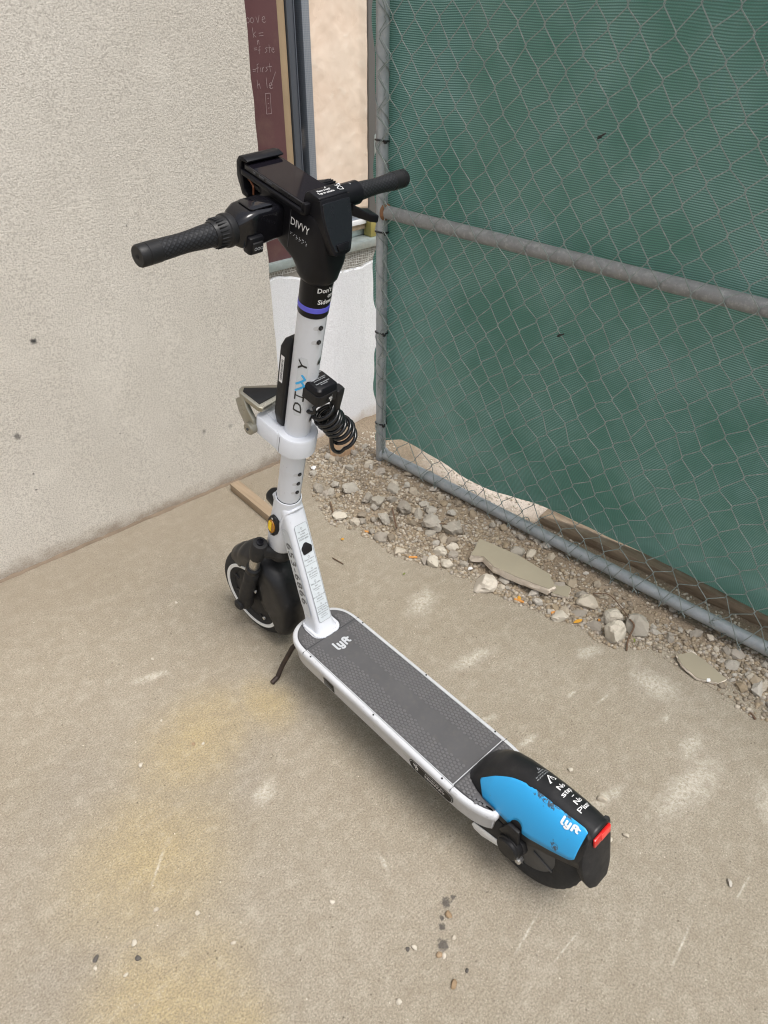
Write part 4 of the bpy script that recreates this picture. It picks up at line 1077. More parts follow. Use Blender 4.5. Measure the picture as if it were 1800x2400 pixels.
def fpt(y, al, off=0.0):
    """al: -1 left lower edge .. 0 crest .. 1 right lower edge"""
    _, zb, zt, wt, wb, e = fsec(y)
    t = PI/2*(1-abs(al)); c, s_ = math.cos(t)**(2/e), math.sin(t)**(2/e)
    wdt = wb+(wt-wb)*s_**1.5
    x = math.copysign(c*wdt, al) if al else 0
    n = Vector((math.copysign(math.cos(t), al if al else 1), 0.0, math.sin(t)))
    return Vector((FCX+x, y, zb+(zt-zb)*s_)) + n*off
def fender_geo():
    ys = [0.136-0.260*k/40 for k in range(41)]; n = 36
    V = [tuple(fpt(y, -1+2*j/n)) for y in ys for j in range(n+1)]
    F = [(i*(n+1)+j, i*(n+1)+j+1, (i+1)*(n+1)+j+1, (i+1)*(n+1)+j) for i in range(40) for j in range(n)]
    return V, F
rf = solid(fp('rear_fender', fender_geo(), M['fend'], smooth=50), 0.004)
# tail: back plate carrying the light, then the mud flap
def tail():
    rings = []
    for z, y, wd, th in ((0.277, -0.118, 0.027, 0.003), (0.274, -0.1235, 0.031, 0.004), (0.260, -0.127, 0.036, 0.006), (0.238, -0.132, 0.040, 0.012), (0.215, -0.138, 0.044, 0.014), (0.19, -0.144, 0.043, 0.014), (0.165, -0.150, 0.038, 0.010), (0.150, -0.154, 0.031, 0.008), (0.145, -0.154, 0.026, 0.006)):
        rings.append([(FCX-wd, y+th*1.6, z), (FCX-wd, y+th*0.7, z), (FCX-wd*0.55, y, z-0.004), (FCX+wd*0.55, y, z-0.004), (FCX+wd, y+th*0.7, z), (FCX+wd, y+th*1.6, z)])
    return loft(rings)
fp('mudflap', tail(), M['dusty'], rf, bevel=0.002)
def lamp(x0, x1, z0, z1, d0, d1):
    yb = lambda z: -0.1245-(0.279-z)*0.19
    V = [(FCX+x, yb(z)-d, z) for d in (d0, d1) for z in (z0, z1) for x in (x0, x1)]
    return V, box(0, 1, 0, 1, 0, 1)[1]
fp('tail_light', lamp(-0.024, 0.024, 0.2535, 0.272, -0.002, 0.003), M['red_lens'], rf, bevel=0.002)
fp('light_facet', lamp(-0.004, 0.022, 0.2555, 0.2705, 0.0024, 0.0036), M['red_bright'], rf, bevel=0.0003)
# blue vinyl on the left flank
def vinyl():
    n, m = 60, 14; V = []
    for i in range(n+1):
        t = i/n; y = 0.098-0.211*t
        top = -0.25 if t > 0.5 else -0.25-0.40*(1-t/0.5)**2
        if 0.36 < t < 0.72: top -= 0.03*max(0, noise.noise(Vector((t*40, 1, 0))))+0.05*max(0, noise.noise(Vector((t*13, 4, 0))))   # torn upper edge
        bot = -0.955
        if t < 0.08: bot = -0.70-0.255*t/0.08; top = max(top-0.0, bot+0.02)
        k = abs(y-0.000)
        if k < 0.014: bot = -0.955+0.10*math.sqrt(max(0, 1-(k/0.014)**2))
        if t > 0.95: q = (t-0.95)/0.05; top -= 0.06*q*q; bot += 0.04*q*q
        for j in range(m+1): V.append(tuple(fpt(y, top+(bot-top)*j/m, 0.0012)))
    F = [(i*(m+1)+j, i*(m+1)+j+1, (i+1)*(m+1)+j+1, (i+1)*(m+1)+j) for i in range(n) for j in range(m)]
    return V, F
vn = solid(fp('side_panel', vinyl(), M['blue'], rf, smooth=50), 0.0006, 1)
tag(vn, 'sky blue side panel with torn upper edge')
def fwrap(geo, y0, al0, right=1, rot=0, zsc=1.0):
    """lay (u,v) lettering on the fender: u towards the rear, v up the flank"""
    out = []
    for u, v, z in geo[0]:
        y = y0-u; _, zb, zt, wt, wb, e = fsec(max(-0.124, min(0.136, y)))
        out.append(tuple(fpt(y, al0+v/0.115, 0.0016+z+0.0008)))
    return out, geo[1]
fp('wordmark', fwrap(wordmark(0.021), -0.084, -0.42), M['decal_white'], rf, smooth=0)
def crest(geo, y0):
    out = []
    for u, v, z in geo[0]:
        p = fpt(y0+v, u/0.088+0.10, 0.0008+z); out.append(tuple(p))
    return out, geo[1]
tri = stroke([[(-0.008, -0.006), (0.008, -0.006), (0, 0.008), (-0.008, -0.006)], [(0, 0.003), (0, -0.001)], [(0, -0.0035), (0, -0.0036)]], 0.0016)
fp('warning_print', join(crest(tri, -0.010), *[crest(text(q, 0.0135, bold=0.008), y) for q, y in (('No', -0.032), ('step', -0.0445), ('–', -0.056), ('No', -0.068), ('Pisar', -0.082))]), M['decal_white'], rf, smooth=0)
fp('small_print', join(crest(stroke([[(-0.003, -0.002), (0.003, -0.002), (0, 0.003), (-0.003, -0.002)]], 0.0006), 0.018), *[crest(text(q, 0.0032), 0.012-0.0042*i) for i, q in enumerate(('WARNING', 'Do not step on fender', 'No pisar el guardabarros'))]), M['decal_grey'], rf, smooth=0)
# arm with reflective strip and hub cap, both sides
for sx in (-1, 1):
    X0 = 0.004+sx*0.043; X1 = 0.004+sx*0.056
    poly = [(0.100, 0.085), (0.098, 0.125), (0.080, 0.150), (0.045, 0.158), (0.010, 0.158), (-0.022, 0.148), (-0.030, 0.128), (-0.020, 0.106), (0.0, 0.092), (0.060, 0.062), (0.088, 0.064)]
    ar = fp('rear_arm', prism(poly, X0, X1, lambda u, v, d: (d, u, v)), M['dusty'], bevel=0.004)
    fp('reflector_strip', prism([(0.094, 0.075), (0.090, 0.086), (0.004, 0.106), (-0.008, 0.104), (-0.004, 0.096), (0.066, 0.067), (0.086, 0.067)][::1], X1+sx*0.0002, X1+sx*0.0022, lambda u, v, d: (d, u, v)), M['reflector_tape'], ar, bevel=0.0006)
    fp('hub_cap', xf(lathe([(0.0, 0.026), (0.010, 0.026), (0.011, 0.024), (0.0115, 0.0235), (0.016, 0.0235), (0.018, 0.021), (0.018, 0.0)], 'x', 36), Matrix.Translation((X1, 0.0, RW)) @ Matrix.Rotation(0 if sx > 0 else PI, 4, 'Z')), M['black'], ar)
    fp('bolt', xf(lathe([(0, 0.007), (0.012, 0.007), (0.013, 0.005), (0.013, 0)], 'x', 6), Matrix.Translation((X1, -0.024, RW-0.016)) @ Matrix.Rotation(0 if sx > 0 else PI, 4, 'Z')), M['bolt'], ar, bevel=0.0005)
fp('fender_stay', prism([(0.03, 0.15), (0.012, 0.19), (-0.012, 0.19), (-0.016, 0.15)], -0.060, -0.052, lambda u, v, d: (d, u, v)), M['black'], rf, bevel=0.002)

# --- deck
def outline(inset=0.0, n=10):
    w_ = 0.0850-inset; pts = []
    yf, yr = 0.598, 0.135
    # front nose, left to right
    nose = [(-w_, 0.585), (-w_*0.985, 0.615), (-w_*0.90, 0.645-inset*0.6), (-w_*0.70, 0.668-inset), (-w_*0.40, 0.680-inset), (0, 0.683-inset), (w_*0.40, 0.680-inset), (w_*0.70, 0.668-inset), (w_*0.90, 0.645-inset*0.6), (w_*0.985, 0.615), (w_, 0.585)]
    tail_ = [(w_, 0.14), (w_*0.985, 0.11), (w_*0.93, 0.080), (w_*0.84, 0.055+inset*0.4), (w_*0.73, 0.037+inset)]
    left = [(-x, y) for x, y in tail_[::-1]]
    pts = [tuple(p)[:2] for p in smoothpath([(a, b, 0) for a, b in nose], 4)] + [tuple(p)[:2] for p in smoothpath([(a, b, 0) for a, b in tail_], 4)] + [tuple(p)[:2] for p in smoothpath([(a, b, 0) for a, b in left], 4)]
    return pts
def deck_geo():
    rings = []
    for z, ins in ((0.116, 0.026), (0.119, 0.014), (0.125, 0.0085), (0.163, 0.0045), (0.1665, 0.0010), (0.170, 0.0), (0.177, 0.0), (0.1815, 0.0015), (0.1835, 0.0045)):
        rings.append([(x, y, z) for x, y in outline(ins)])
    return loft(rings)
dk = fp('deck', deck_geo(), M['edge'], smooth=40)
fp('trim_line', loft([[(x, y, 0.182) for x, y in outline(0.0105)], [(x, y, 0.1846) for x, y in outline(0.0105)]]), M['slot'], dk, smooth=30)
ZM = 0.1862
def mat_piece(name, poly, z=ZM): return fp(name, prism(poly, 0.1826, z, lambda u, v, d: (u, v, d)), M['rubber'], dk, bevel=0.0006, seg=1)
W2 = 0.0730
mat_piece('deck_mat', [(-W2, 0.1375), (W2, 0.1375), (W2, 0.5955), (-W2, 0.5955)])
fp('mat_border', join(*[prism(p, 0.1826, ZM+0.0003, lambda u, v, d: (u, v, d)) for p in ([(-W2-0.0018, 0.134), (-W2-0.0004, 0.134), (-W2-0.0004, 0.5955), (-W2-0.0018, 0.5955)], [(W2+0.0004, 0.134), (W2+0.0018, 0.134), (W2+0.0018, 0.5955), (W2+0.0004, 0.5955)], [(-W2, 0.1354), (W2, 0.1354), (W2, 0.1368), (-W2, 0.1368)])]), M['plate'], dk, smooth=0)
# front pieces wrap round the foot of the stem
oF = [p for p in outline(0.012) if p[1] > 0.598]
lf = [p for p in oF if p[0] <= -0.030]; rt = [p for p in oF if p[0] >= 0.030]
mat_piece('front_mat', [(-W2, 0.598)] + [p for p in lf if p[0] > -0.0740 or p[1] > 0.6] + [(-0.041, 0.648), (-0.0405, 0.616), (-0.034, 0.604), (-0.026, 0.598)])
mat_piece('front_mat', [(0.026, 0.598), (0.034, 0.604), (0.0405, 0.616), (0.041, 0.648)] + rt + [(W2, 0.598)])
oR = [p for p in outline(0.012) if p[1] < 0.132]
mat_piece('rear_mat', [(-W2, 0.1325), (-0.030, 0.1325), (-0.046, 0.105), (-0.056, 0.07), (-0.058, 0.05)] + sorted([p for p in oR if p[0] < -0.055], key=lambda p: p[1]))
mat_piece('rear_mat', [(W2, 0.1325), (0.030, 0.1325), (0.052, 0.105), (0.062, 0.07), (0.063, 0.05)] + sorted([p for p in oR if p[0] > 0.06], key=lambda p: p[1]))
# raised studs in two bands (joined: there are hundreds)
def studs():
    out = []
    rr = random.Random(2)
    def stud(x, y, r=0.0031):
        pts = []
        for z, k in ((ZM-0.0002, 1.0), (ZM+0.0011, 0.88), (ZM+0.0014, 0.6)):
            pts.append([(x+r*k*1.05*math.cos(2*PI*q/8), y+r*k*1.25*math.sin(2*PI*q/8), z) for q in range(8)])
        V, F = loft(pts, False); F.append(tuple(range(16, 24))); out.append((V, F))
    row = 0
    y = 0.150
    while y < 0.588:
        for sx in (-1, 1):
            for c in range(8):
                x = sx*(0.0685-0.0080*c) - (0.0040*sx if row % 2 else 0)
                lim = 0.022 + 0.004*math.sin(y*9)
                if y > 0.50: lim = 0.022+0.0*(y-0.5)
                if y > 0.535 and sx < 0: lim = 0.045
                if y > 0.545 and sx > 0: lim = 0.035
                if abs(x) > lim: stud(x, y)
        y += 0.0082; row += 1
    for sx in (-1, 1):
        for i in range(9):
            for j in range(7):
                x = sx*(0.068-0.0066*j) - (0.0033*sx if i % 2 else 0); yy = 0.603+0.0062*i
                if 0.044 < abs(x) < 0.0735-0.9*max(0, yy-0.612) and yy < 0.652: stud(x, yy)
                yy = 0.127-0.0075*i; x = sx*(0.069-0.0075*j) - (0.0037*sx if i % 2 else 0)
                lim = 0.036 if yy > 0.115 else 0.050 if yy > 0.09 else 0.061
                if abs(x) > lim+ (0.006 if sx > 0 else 0) and abs(x) < 0.072-0.12*max(0, 0.1-yy) and yy > 0.066: stud(x, yy)
    return join(*out)
fp('foot_plate', prism(rrect(0.076, 0.069, 0.022, 6, 0, 0.6335), 0.1826, 0.1856, lambda u, v, d: (u, v, d)), M['edge'], dk, bevel=0.0006, seg=1)
st = fp('deck_studs', studs(), M['stud'], dk, smooth=45); tag(st, kind='stuff')
fp('wordmark', zflat(wordmark(0.026), (0.000, 0.555, ZM), (1, 0, 0), (0, 1, 0), (0, 0, 1), 0.0006), M['decal_grey'], dk, smooth=0)
fp('deck_screws', join(*[xf(lathe([(0, 0.002), (0.0012, 0.002), (0.0012, 0)], 'z', 8), Matrix.Translation((-0.0792, y, 0.1838))) for y in (0.16, 0.36, 0.575)] + [xf(lathe([(0, 0.002), (0.0012, 0.002), (0.0012, 0)], 'z', 8), Matrix.Translation((0.0792, y, 0.1838))) for y in (0.16, 0.36, 0.575)]), M['screw'], dk)
# panel seams across the painted rim
for sx in (-1, 1):
    for y in (0.1335, 0.597): fp('rim_seam', box(sx*0.0778-0.0072, sx*0.0778+0.0072, y-0.0004, y+0.0004, 0.176, 0.1837), M['slot'], dk, smooth=0)
# left flank frame: outward normal of the sloping side
SN = Vector((-(0.163-0.125), 0, -0.0040)).normalized(); SU = Vector((0, -1, 0)); SV = SN.cross(SU); SV = SV if SV.z > 0 else -SV
def flank(geo, y, z, off): 
    x = -(0.0850-0.0085+ 0.0040*(z-0.125)/0.038)
    return zflat(geo, (x, y, z), SU, SV, SN, off)
pill = rrect(0.122, 0.034, 0.017, 10)
bd = fp('badge', flank(([(a, b, 0) for a, b in pill], [tuple(range(len(pill)))]), 0.188, 0.1445, 0.0012), M['badge'], dk, smooth=0)
ring = rrect(0.117, 0.029, 0.0145, 10)
fp('badge_print', join(flank(stroke([ring+[ring[0]]], 0.0008), 0.188, 0.1445, 0.0018), flank(shift(rider(0.021), -0.042, 0), 0.188, 0.1445, 0.0018),
    flank(shift(text('POWERED BY', 0.0068, bold=0.0, aspect=1.25), 0.011, 0.0055), 0.188, 0.1445, 0.0018), flank(shift(text('SEGWAY', 0.0108, bold=0.018, aspect=1.3), 0.011, -0.0048), 0.188, 0.1445, 0.0018)), M['decal_white'], bd, smooth=0)
lb = fp('rating_label', flank(([(a, b, 0) for a, b in rrect(0.036, 0.026, 0.001, 2)], [tuple(range(12))]), 0.511, 0.143, 0.0012), M['badge'], dk, smooth=0)
fp('label_print', join(*[flank(shift(text(q, 0.0022, 'LEFT'), -0.016, 0.010-0.0028*i), 0.511, 0.143, 0.0016) for i, q in enumerate(('RATED 36V', 'MAX LOAD 100 kg', 'INPUT 42V', 'MADE IN CHINA'))], *[flank(stroke([[(-0.016, -0.0015-0.0025*i), (0.014-0.004*(i % 2), -0.0015-0.0025*i)]], 0.0006), 0.511, 0.143, 0.0016) for i in range(4)]), M['decal_grey'], lb, smooth=0)
fp('skid_plate', prism([(0.545, 0.100), (0.60, 0.118), (0.60, 0.124), (0.16, 0.124), (0.14, 0.118), (0.20, 0.106)], -0.052, 0.052, lambda u, v, d: (d, u, v)), M['black'], dk, bevel=0.003)
# kickstand
kp = smoothpath([(-0.045, 0.670, 0.125), (-0.056, 0.681, 0.112), (-0.065, 0.690, 0.085), (-0.079, 0.702, 0.045), (-0.092, 0.704, 0.020), (-0.097, 0.704, 0.012), (-0.116, 0.702, 0.007)], 5)
fp('kickstand', tube(kp, [0.0062]*(len(kp)-8)+[0.006, 0.006, 0.006, 0.0062, 0.0065, 0.0065, 0.0065, 0.006], 12), M['kick'])

# --- down tube and head tube
def dtube():
    rings = []
    for t in [k/14 for k in range(15)]:
        z = 0.178 + 0.348*t
        yb = 0.6065 + (0.7095-0.6065)*t; yf = yb + 0.060 - 0.014*t; hw = 0.0245+0.0030*t
        if t < 0.10: g = (1-t/0.10); hw += 0.007*g*g; yb -= 0.006*g*g; yf += 0.006*g*g
        if t > 0.88: yb += 0.018*((t-0.88)/0.12)**2
        rings.append([(x, y, z+(y-yb)*-0.20*(1 if t > 0.15 else 0)) for x, y in rrect(2*hw, yf-yb, 0.015, 6, 0, (yb+yf)/2)])
    return loft(rings)
dt = fp('down_tube', dtube(), M['white'], smooth=40)
def beadring(pts, r): 
    P_ = [Vector(p) for p in pts]; out = []; n = len(P_)*3
    path = smoothpath(pts, 4)
    return tube(path, [r*(1+0.16*math.sin(k*2.1)) for k in range(len(path))], 8)
foot = [(x, y, 0.186) for x, y in rrect(0.063, 0.072, 0.018, 5, 0, 0.6365)]
fp('weld_seam', beadring(foot+[foot[0]], 0.0042), M['white'], dt, smooth=60)
topw = [(-0.0275, 0.735, 0.42), (-0.0275, 0.722, 0.46), (-0.021, 0.7065, 0.489), (-0.011, 0.7005, 0.496), (0, 0.6985, 0.498), (0.011, 0.7005, 0.496), (0.021, 0.7065, 0.489), (0.0275, 0.722, 0.46)]
fp('weld_seam', beadring(topw, 0.0036), M['white'], dt, smooth=60)
ht = mk('head_tube', loft([[(x, y, l) for x, y in superell(a, a, 2, 36, 0, 0)] for l, a in ((0.368, 0.024), (0.372, 0.032), (0.380, 0.0355), (0.44, 0.0350), (0.48, 0.0325), (0.534, 0.0300), (0.540, 0.0292), (0.5405, 0.0270), (0.530, 0.0262))], True), M['white'], sc, ST0, smooth=40)
mk('bearing_ring', lathe([(0.530, 0.0258), (0.538, 0.0266), (0.5415, 0.0258)], 'z', 36), M['black'], ht, ST0)
def hp(geo): return geo
# number on the left side of the down tube, reading downwards
BT, BB = Vector((0, 0.7020, 0.500)), Vector((0, 0.6065, 0.178)); DD = (BB-BT).normalized(); NB = Vector((0, DD.z, -DD.y)); NB = NB if NB.y < 0 else -NB
numO = Vector((-0.0268, 0.680, 0.335))
fp('number_film', zflat(([(a, b, 0) for a, b in rrect(0.235, 0.027, 0.012, 6)], [tuple(range(28))]), numO, DD, NB, (-1, 0, -0.0), 0.0006), M['decal_film'], dt, smooth=0)
fp('number', zflat(text('653-6866', 0.0275, bold=0.014, spacing=1.12, aspect=1.42), numO, DD, NB, (-1, 0, 0), 0.0011), M['decal_dark'], dt, smooth=0)
# information sticker on the back face
def bk(u, v, off): return BT.lerp(BB, 0.5) + Vector((u, 0, 0)) - DD*v + NB*off
def bkmap(geo, off): return [tuple(bk(x*0.88, y, off+z)) for x, y, z in geo[0]], geo[1]
so_ = rrect(0.038, 0.255, 0.006, 5, 0, 0.0)
sk = fp('info_sticker', bkmap(([(a, b, 0) for a, b in so_], [tuple(range(len(so_)))]), 0.0008), M['sticker_pale'], dt, smooth=0)
pr = [bkmap(stroke([so_+[so_[0]]], 0.0006), 0.0012)]
yy = 0.120
BL = [('☎', 0.007), ('For support', 0.0058), ('contact', 0.0058), ('divvybikes.com', 0.0058), ('872.871.0000', 0.0056)]
def block(lines, y, sz, lead=1.25):
    out = []
    for q in lines: out.append(bkmap(shift(text(q, sz, bold=0.005), 0, y), 0.0012)); y -= sz*lead
    return out, y
def icon(y, k):
    c = [(0.0026*math.cos(2*PI*q/k+PI/2), y+0.0026*math.sin(2*PI*q/k+PI/2)) for q in range(k)]
    return [bkmap(stroke([c+[c[0]]], 0.0006), 0.0012)]
pr += icon(0.117, 6); o_, yy = block(['For support', 'contact', 'divvybikes.com', '872.871.8000'], 0.110, 0.0052); pr += o_
pr += icon(0.045, 5); o_, yy = block(['Always wear a', 'helmet'], 0.039, 0.0052); pr += o_; o_, yy = block(['Siempre use un casco'], yy, 0.0038); pr += o_
pr += icon(0.015, 4); o_, yy = block(['Only one rider', 'per scooter'], 0.009, 0.0052); pr += o_; o_, yy = block(['Solo una persona', 'por scooter'], yy, 0.0038); pr += o_
pr += icon(-0.019, 6); o_, yy = block(['Obey all traffic', 'laws'], -0.025, 0.0052); pr += o_; o_, yy = block(['Obedezca todas', 'las leyes'], yy, 0.0038); pr += o_
pr += icon(-0.053, 4); o_, yy = block(['Do not ride on the', 'sidewalk'], -0.059, 0.0052); pr += o_; o_, yy = block(['No use la acera'], yy, 0.0038); pr += o_
pr += icon(-0.081, 3); o_, yy = block(['You must be 18+', 'to ride. Riders', 'under 18 must be', 'accompanied by', 'a parent'], -0.087, 0.0050, 1.15); pr += o_; o_, yy = block(['Debe tener 18+'], yy, 0.0036); pr += o_
fp('sticker_print', join(*pr), M['decal_dark'], sk, smooth=0)
dm = [(0.0, 0.0155), (0.003, 0.0145), (0.0135, 0.004), (0.0145, 0.001), (0.013, -0.009), (0.011, -0.0115), (-0.009, -0.013), (-0.0115, -0.011), (-0.0135, 0.002), (-0.012, 0.006), (-0.004, 0.0145)]
fp('rubber_plug', prism([(a, b+0.066) for a, b in dm], 0.0008, 0.003, lambda u, v, d: tuple(bk(u, v, d))), M['black'], dt, bevel=0.0008)
# amber side reflector on the head tube
for sx in (-1, 1):
    f0, l0 = -0.002, 0.462
    rfl = mk('side_reflector', [(sx*0.0405, f0+0.016*math.cos(a), l0+0.031*math.sin(a)) for a in [2*PI*k/28 for k in range(28)]] and loft([[(sx*xx, f0+fr*0.017*math.cos(2*PI*k/28), l0+fr*0.032*math.sin(2*PI*k/28)) for k in range(28)] for xx, fr in ((0.024, 1.0), (0.0370, 1.0), (0.0395, 0.9))]), M['black'], sc, ST0, smooth=40)
    mk('lens', loft([[(sx*xx, f0+0.012*fr*math.cos(2*PI*k/24), l0+0.020*fr*math.sin(2*PI*k/24)) for k in range(24)] for xx, fr in ((0.0397, 1.0), (0.0420, 0.96))]), M['amber'], rfl, ST0, smooth=40)
    mk('lens_facet', prism([(0.008, 0.014), (-0.002, 0.015), (-0.002, -0.014), (0.008, -0.013)], sx*0.0421, sx*0.0427, lambda u, v, d: (d, f0+u, l0+v)), M['amber_bright'], rfl, ST0, smooth=0)
    for q in (-1, 1): mk('screw', xf(lathe([(0, 0.003), (0.001, 0.003), (0.0014, 0.0)], 'x', 10), Matrix.Translation((sx*0.0397, f0, l0+q*0.026)) @ Matrix.Rotation(0 if sx > 0 else PI, 4, 'Z')), M['bolt'], rfl, ST0)
# headlight on the front of the head tube
mk('headlight', xf(lathe([(0.025, 0.020), (0.052, 0.019), (0.058, 0.015), (0.060, 0.0)], 'y', 28), Matrix.Translation((0, 0, 0.495))), M['black'], sc, ST0)

# --- stem
stem = sp('stem', zl([(l, SR, SR, 0, 2) for l in (0.500, 0.6, 0.85, 1.012)], 48), M['white'], smooth=40)
sp('stem_slot', join(cyl(([(-0.0004, 0.055, 0), (0.0004, 0.055, 0), (0.0004, -0.055, 0), (-0.0004, -0.055, 0)], [(0, 1, 2, 3)]), SR+0.0002, 0.42, 0.962), cyl(([(-0.0006, 0.07, 0), (0.0006, 0.07, 0), (0.0006, -0.07, 0), (-0.0006, -0.07, 0)], [(0, 1, 2, 3)]), SR+0.0002, 0.42, 0.620)), M['slot'], stem, smooth=0)
def stud_screw(l, phi):
    # oblong recess with a countersunk screw
    r_ = cylpatch(0.020, 0.0085, 0.0042, SR+0.0002, phi-0.14, l)
    rec = sp('recess', r_, M['edge'], stem, smooth=40)
    c = Vector(((SR+0.0004)*math.sin(phi), -(SR+0.0004)*math.cos(phi), l)); d = Vector((math.sin(phi), -math.cos(phi), 0))
    sp('screw', tube([c-d*0.002, c+d*0.0016, c+d*0.0022, c+d*0.0022], [0.0044, 0.0044, 0.0038, 0.0018], 14), M['screw'], rec)
    sp('socket', tube([c+d*0.0020, c+d*0.0026], 0.0022, 6), M['slot'], rec)
for l in (0.992, 0.963, 0.631, 0.603, 0.576): stud_screw(l, -0.12)
for l, s_ in ((0.918, 1), (0.781, 1)):
    sp('cable_port', cyl(([(0.0055*math.cos(a)*1.0+0.002*math.sin(a), 0.0075*math.sin(a), 0) for a in [2*PI*k/14 for k in range(14)]], [tuple(range(14))]), SR+0.0004, 0.25, l), M['bolt'], stem, smooth=0)
    sp('port_hole', cyl(([(0.0026*math.cos(a), 0.004*math.sin(a), 0) for a in [2*PI*k/12 for k in range(12)]], [tuple(range(12))]), SR+0.0007, 0.23, l-0.002), M['screw'], stem, smooth=0)
# vertical lettering on the left of the stem (reads upwards), with two light blue chevrons
PH = -1.0
film = sp('lettering_film', cylpatch(0.020, 0.134, 0.004, SR+0.0003, PH, 0.862), M['decal_film'], stem, smooth=40)
Q = PI/2
def vt(g, dl, dp=0.0): return cyl(g, SR+0.0007, PH+dp, 0.862+dl, Q)
sp('lettering', join(vt(text('D', 0.024, bold=0.008, shear=0.18, aspect=1.5), -0.049), vt(text('I', 0.024, bold=0.008, shear=0.18), -0.021), vt(stroke([[(-0.007, 0.0082), (0.009, 0.0082)], [(-0.009, -0.0082), (0.006, -0.0082)]], 0.0030), -0.021), vt(text('Y', 0.024, bold=0.008, shear=0.18, aspect=1.5), 0.048)), M['decal_black'], stem, smooth=0)
sp('chevrons', join(*[vt(stroke([[(-0.006, 0.0135), (0.004, -0.011), (0.014, -0.011 + 0.0)]] if False else [[(-0.008, 0.0085), (0.0055, -0.0070), (0.0135, -0.0010)]], 0.0042), d) for d in (0.0, 0.015)]), M['decal_blue'], stem, smooth=0)
# slim tracker pack on the front of the stem
pk = sp('tracker_pack', loft([[(x, y, l) for x, y in rrect(2*hw, d, 0.0049, 5, -0.004, 0.021+d/2)] for l, hw, d in ((0.735, 0.012, 0.010), (0.742, 0.018, 0.018), (0.765, 0.021, 0.024), (0.92, 0.021, 0.024), (0.938, 0.018, 0.018), (0.945, 0.013, 0.010))]), M['black'], smooth=45)
lbg = sp('barcode_label', ([(-0.0258, 0.0335+a, l) for a, l in ((-0.0045, 0.845), (0.0045, 0.845), (0.0045, 0.905), (-0.0045, 0.905))], [(0, 1, 2, 3)]), M['decal_white'], pk, smooth=0)
rr_ = random.Random(4); bars = []; l = 0.851
while l < 0.897:
    w_ = rr_.choice((0.0006, 0.001, 0.0014)); bars.append(([(-0.0261, 0.0335-0.003, l), (-0.0261, 0.0335+0.002, l), (-0.0261, 0.0335+0.002, l+w_), (-0.0261, 0.0335-0.003, l+w_)], [(0, 1, 2, 3)])); l += w_+rr_.choice((0.0007, 0.0012))
sp('bars', join(*bars), M['decal_black'], lbg, smooth=0)

# --- clamp with folding hook
cr = sp('clamp_ring', loft([[(x, y, l) for x, y in superell(a, a, 2, 44)] for l, a in ((0.692, 0.0395), (0.694, 0.0415), (0.735, 0.0415), (0.738, 0.0395), (0.738, 0.0282))]), M['white'], smooth=40)
cb = sp('clamp_block', loft([[(x, y, l) for x, y in rrect(0.078-2*i, 0.080-2*i, 0.012, 5, -0.0015, 0.042)] for l, i in ((0.694, 0.002), (0.696, 0), (0.734, 0), (0.7365, 0.002))]), M['white'], smooth=40)
sp('release_tab', loft([[(x, y, l) for x, y in superell(0.007*k, 0.015*k, 2.4, 20, -0.012, 0.058)] for l, k in ((0.7355, 1), (0.7385, 1), (0.7395, 0.8))]), M['white'], cb, smooth=40)
sp('block_seam', box(-0.0413, -0.0405, 0.004, 0.0052, 0.694, 0.735), M['slot'], cb, smooth=0)
# hook: triangular loop hinged at the front left of the block
def hsp(name, geo, *a, **k): return sp(name, xf(geo, HM), *a, **k)
hkT = [(-0.058, 0.128), (-0.066, 0.085), (0.036, 0.064), (0.040, 0.072)]
HM = Matrix.Translation((0.019, -0.006, -0.002))
hk = hsp('folding_hook', prism([(-0.050, 0.140), (-0.060, 0.136), (-0.066, 0.126), (-0.060, 0.078), (-0.054, 0.070), (0.040, 0.078), (0.048, 0.084), (0.044, 0.092)], 0.752, 0.764, lambda u, v, d: (u, v, d + (v-0.07)*0.10)), M['hook_metal'], bevel=0.003)
hsp('hook_pad', prism([(-0.050, 0.132), (-0.058, 0.126), (-0.053, 0.082), (0.030, 0.086)], 0.763, 0.7655, lambda u, v, d: (u, v, d + (v-0.07)*0.10)), M['black'], hk, bevel=0.0008)
hsp('hook_lever', loft([[(-0.066+q, y, l) for q, y, l in ((0, f0, l0), (0.012, f0, l0), (0.012, f1, l1), (0, f1, l1))] for f0, l0, f1, l1 in ((0.140, 0.745, 0.118, 0.768), (0.128, 0.722, 0.104, 0.745), (0.108, 0.700, 0.085, 0.728), (0.098, 0.694, 0.080, 0.716))]), M['hook_metal'], hk, bevel=0.003)
hsp('hinge', xf(lathe([(-0.074, 0.0), (-0.074, 0.012), (-0.072, 0.0135), (-0.04, 0.0135), (-0.038, 0.012), (-0.038, 0)], 'x', 26), Matrix.Translation((0, 0.088, 0.706))), M['hook_metal'], hk)
hsp('hinge_pin', xf(lathe([(-0.0755, 0.0), (-0.0755, 0.003), (-0.072, 0.003)], 'x', 12), Matrix.Translation((0, 0.088, 0.706))), M['slot'], hk)

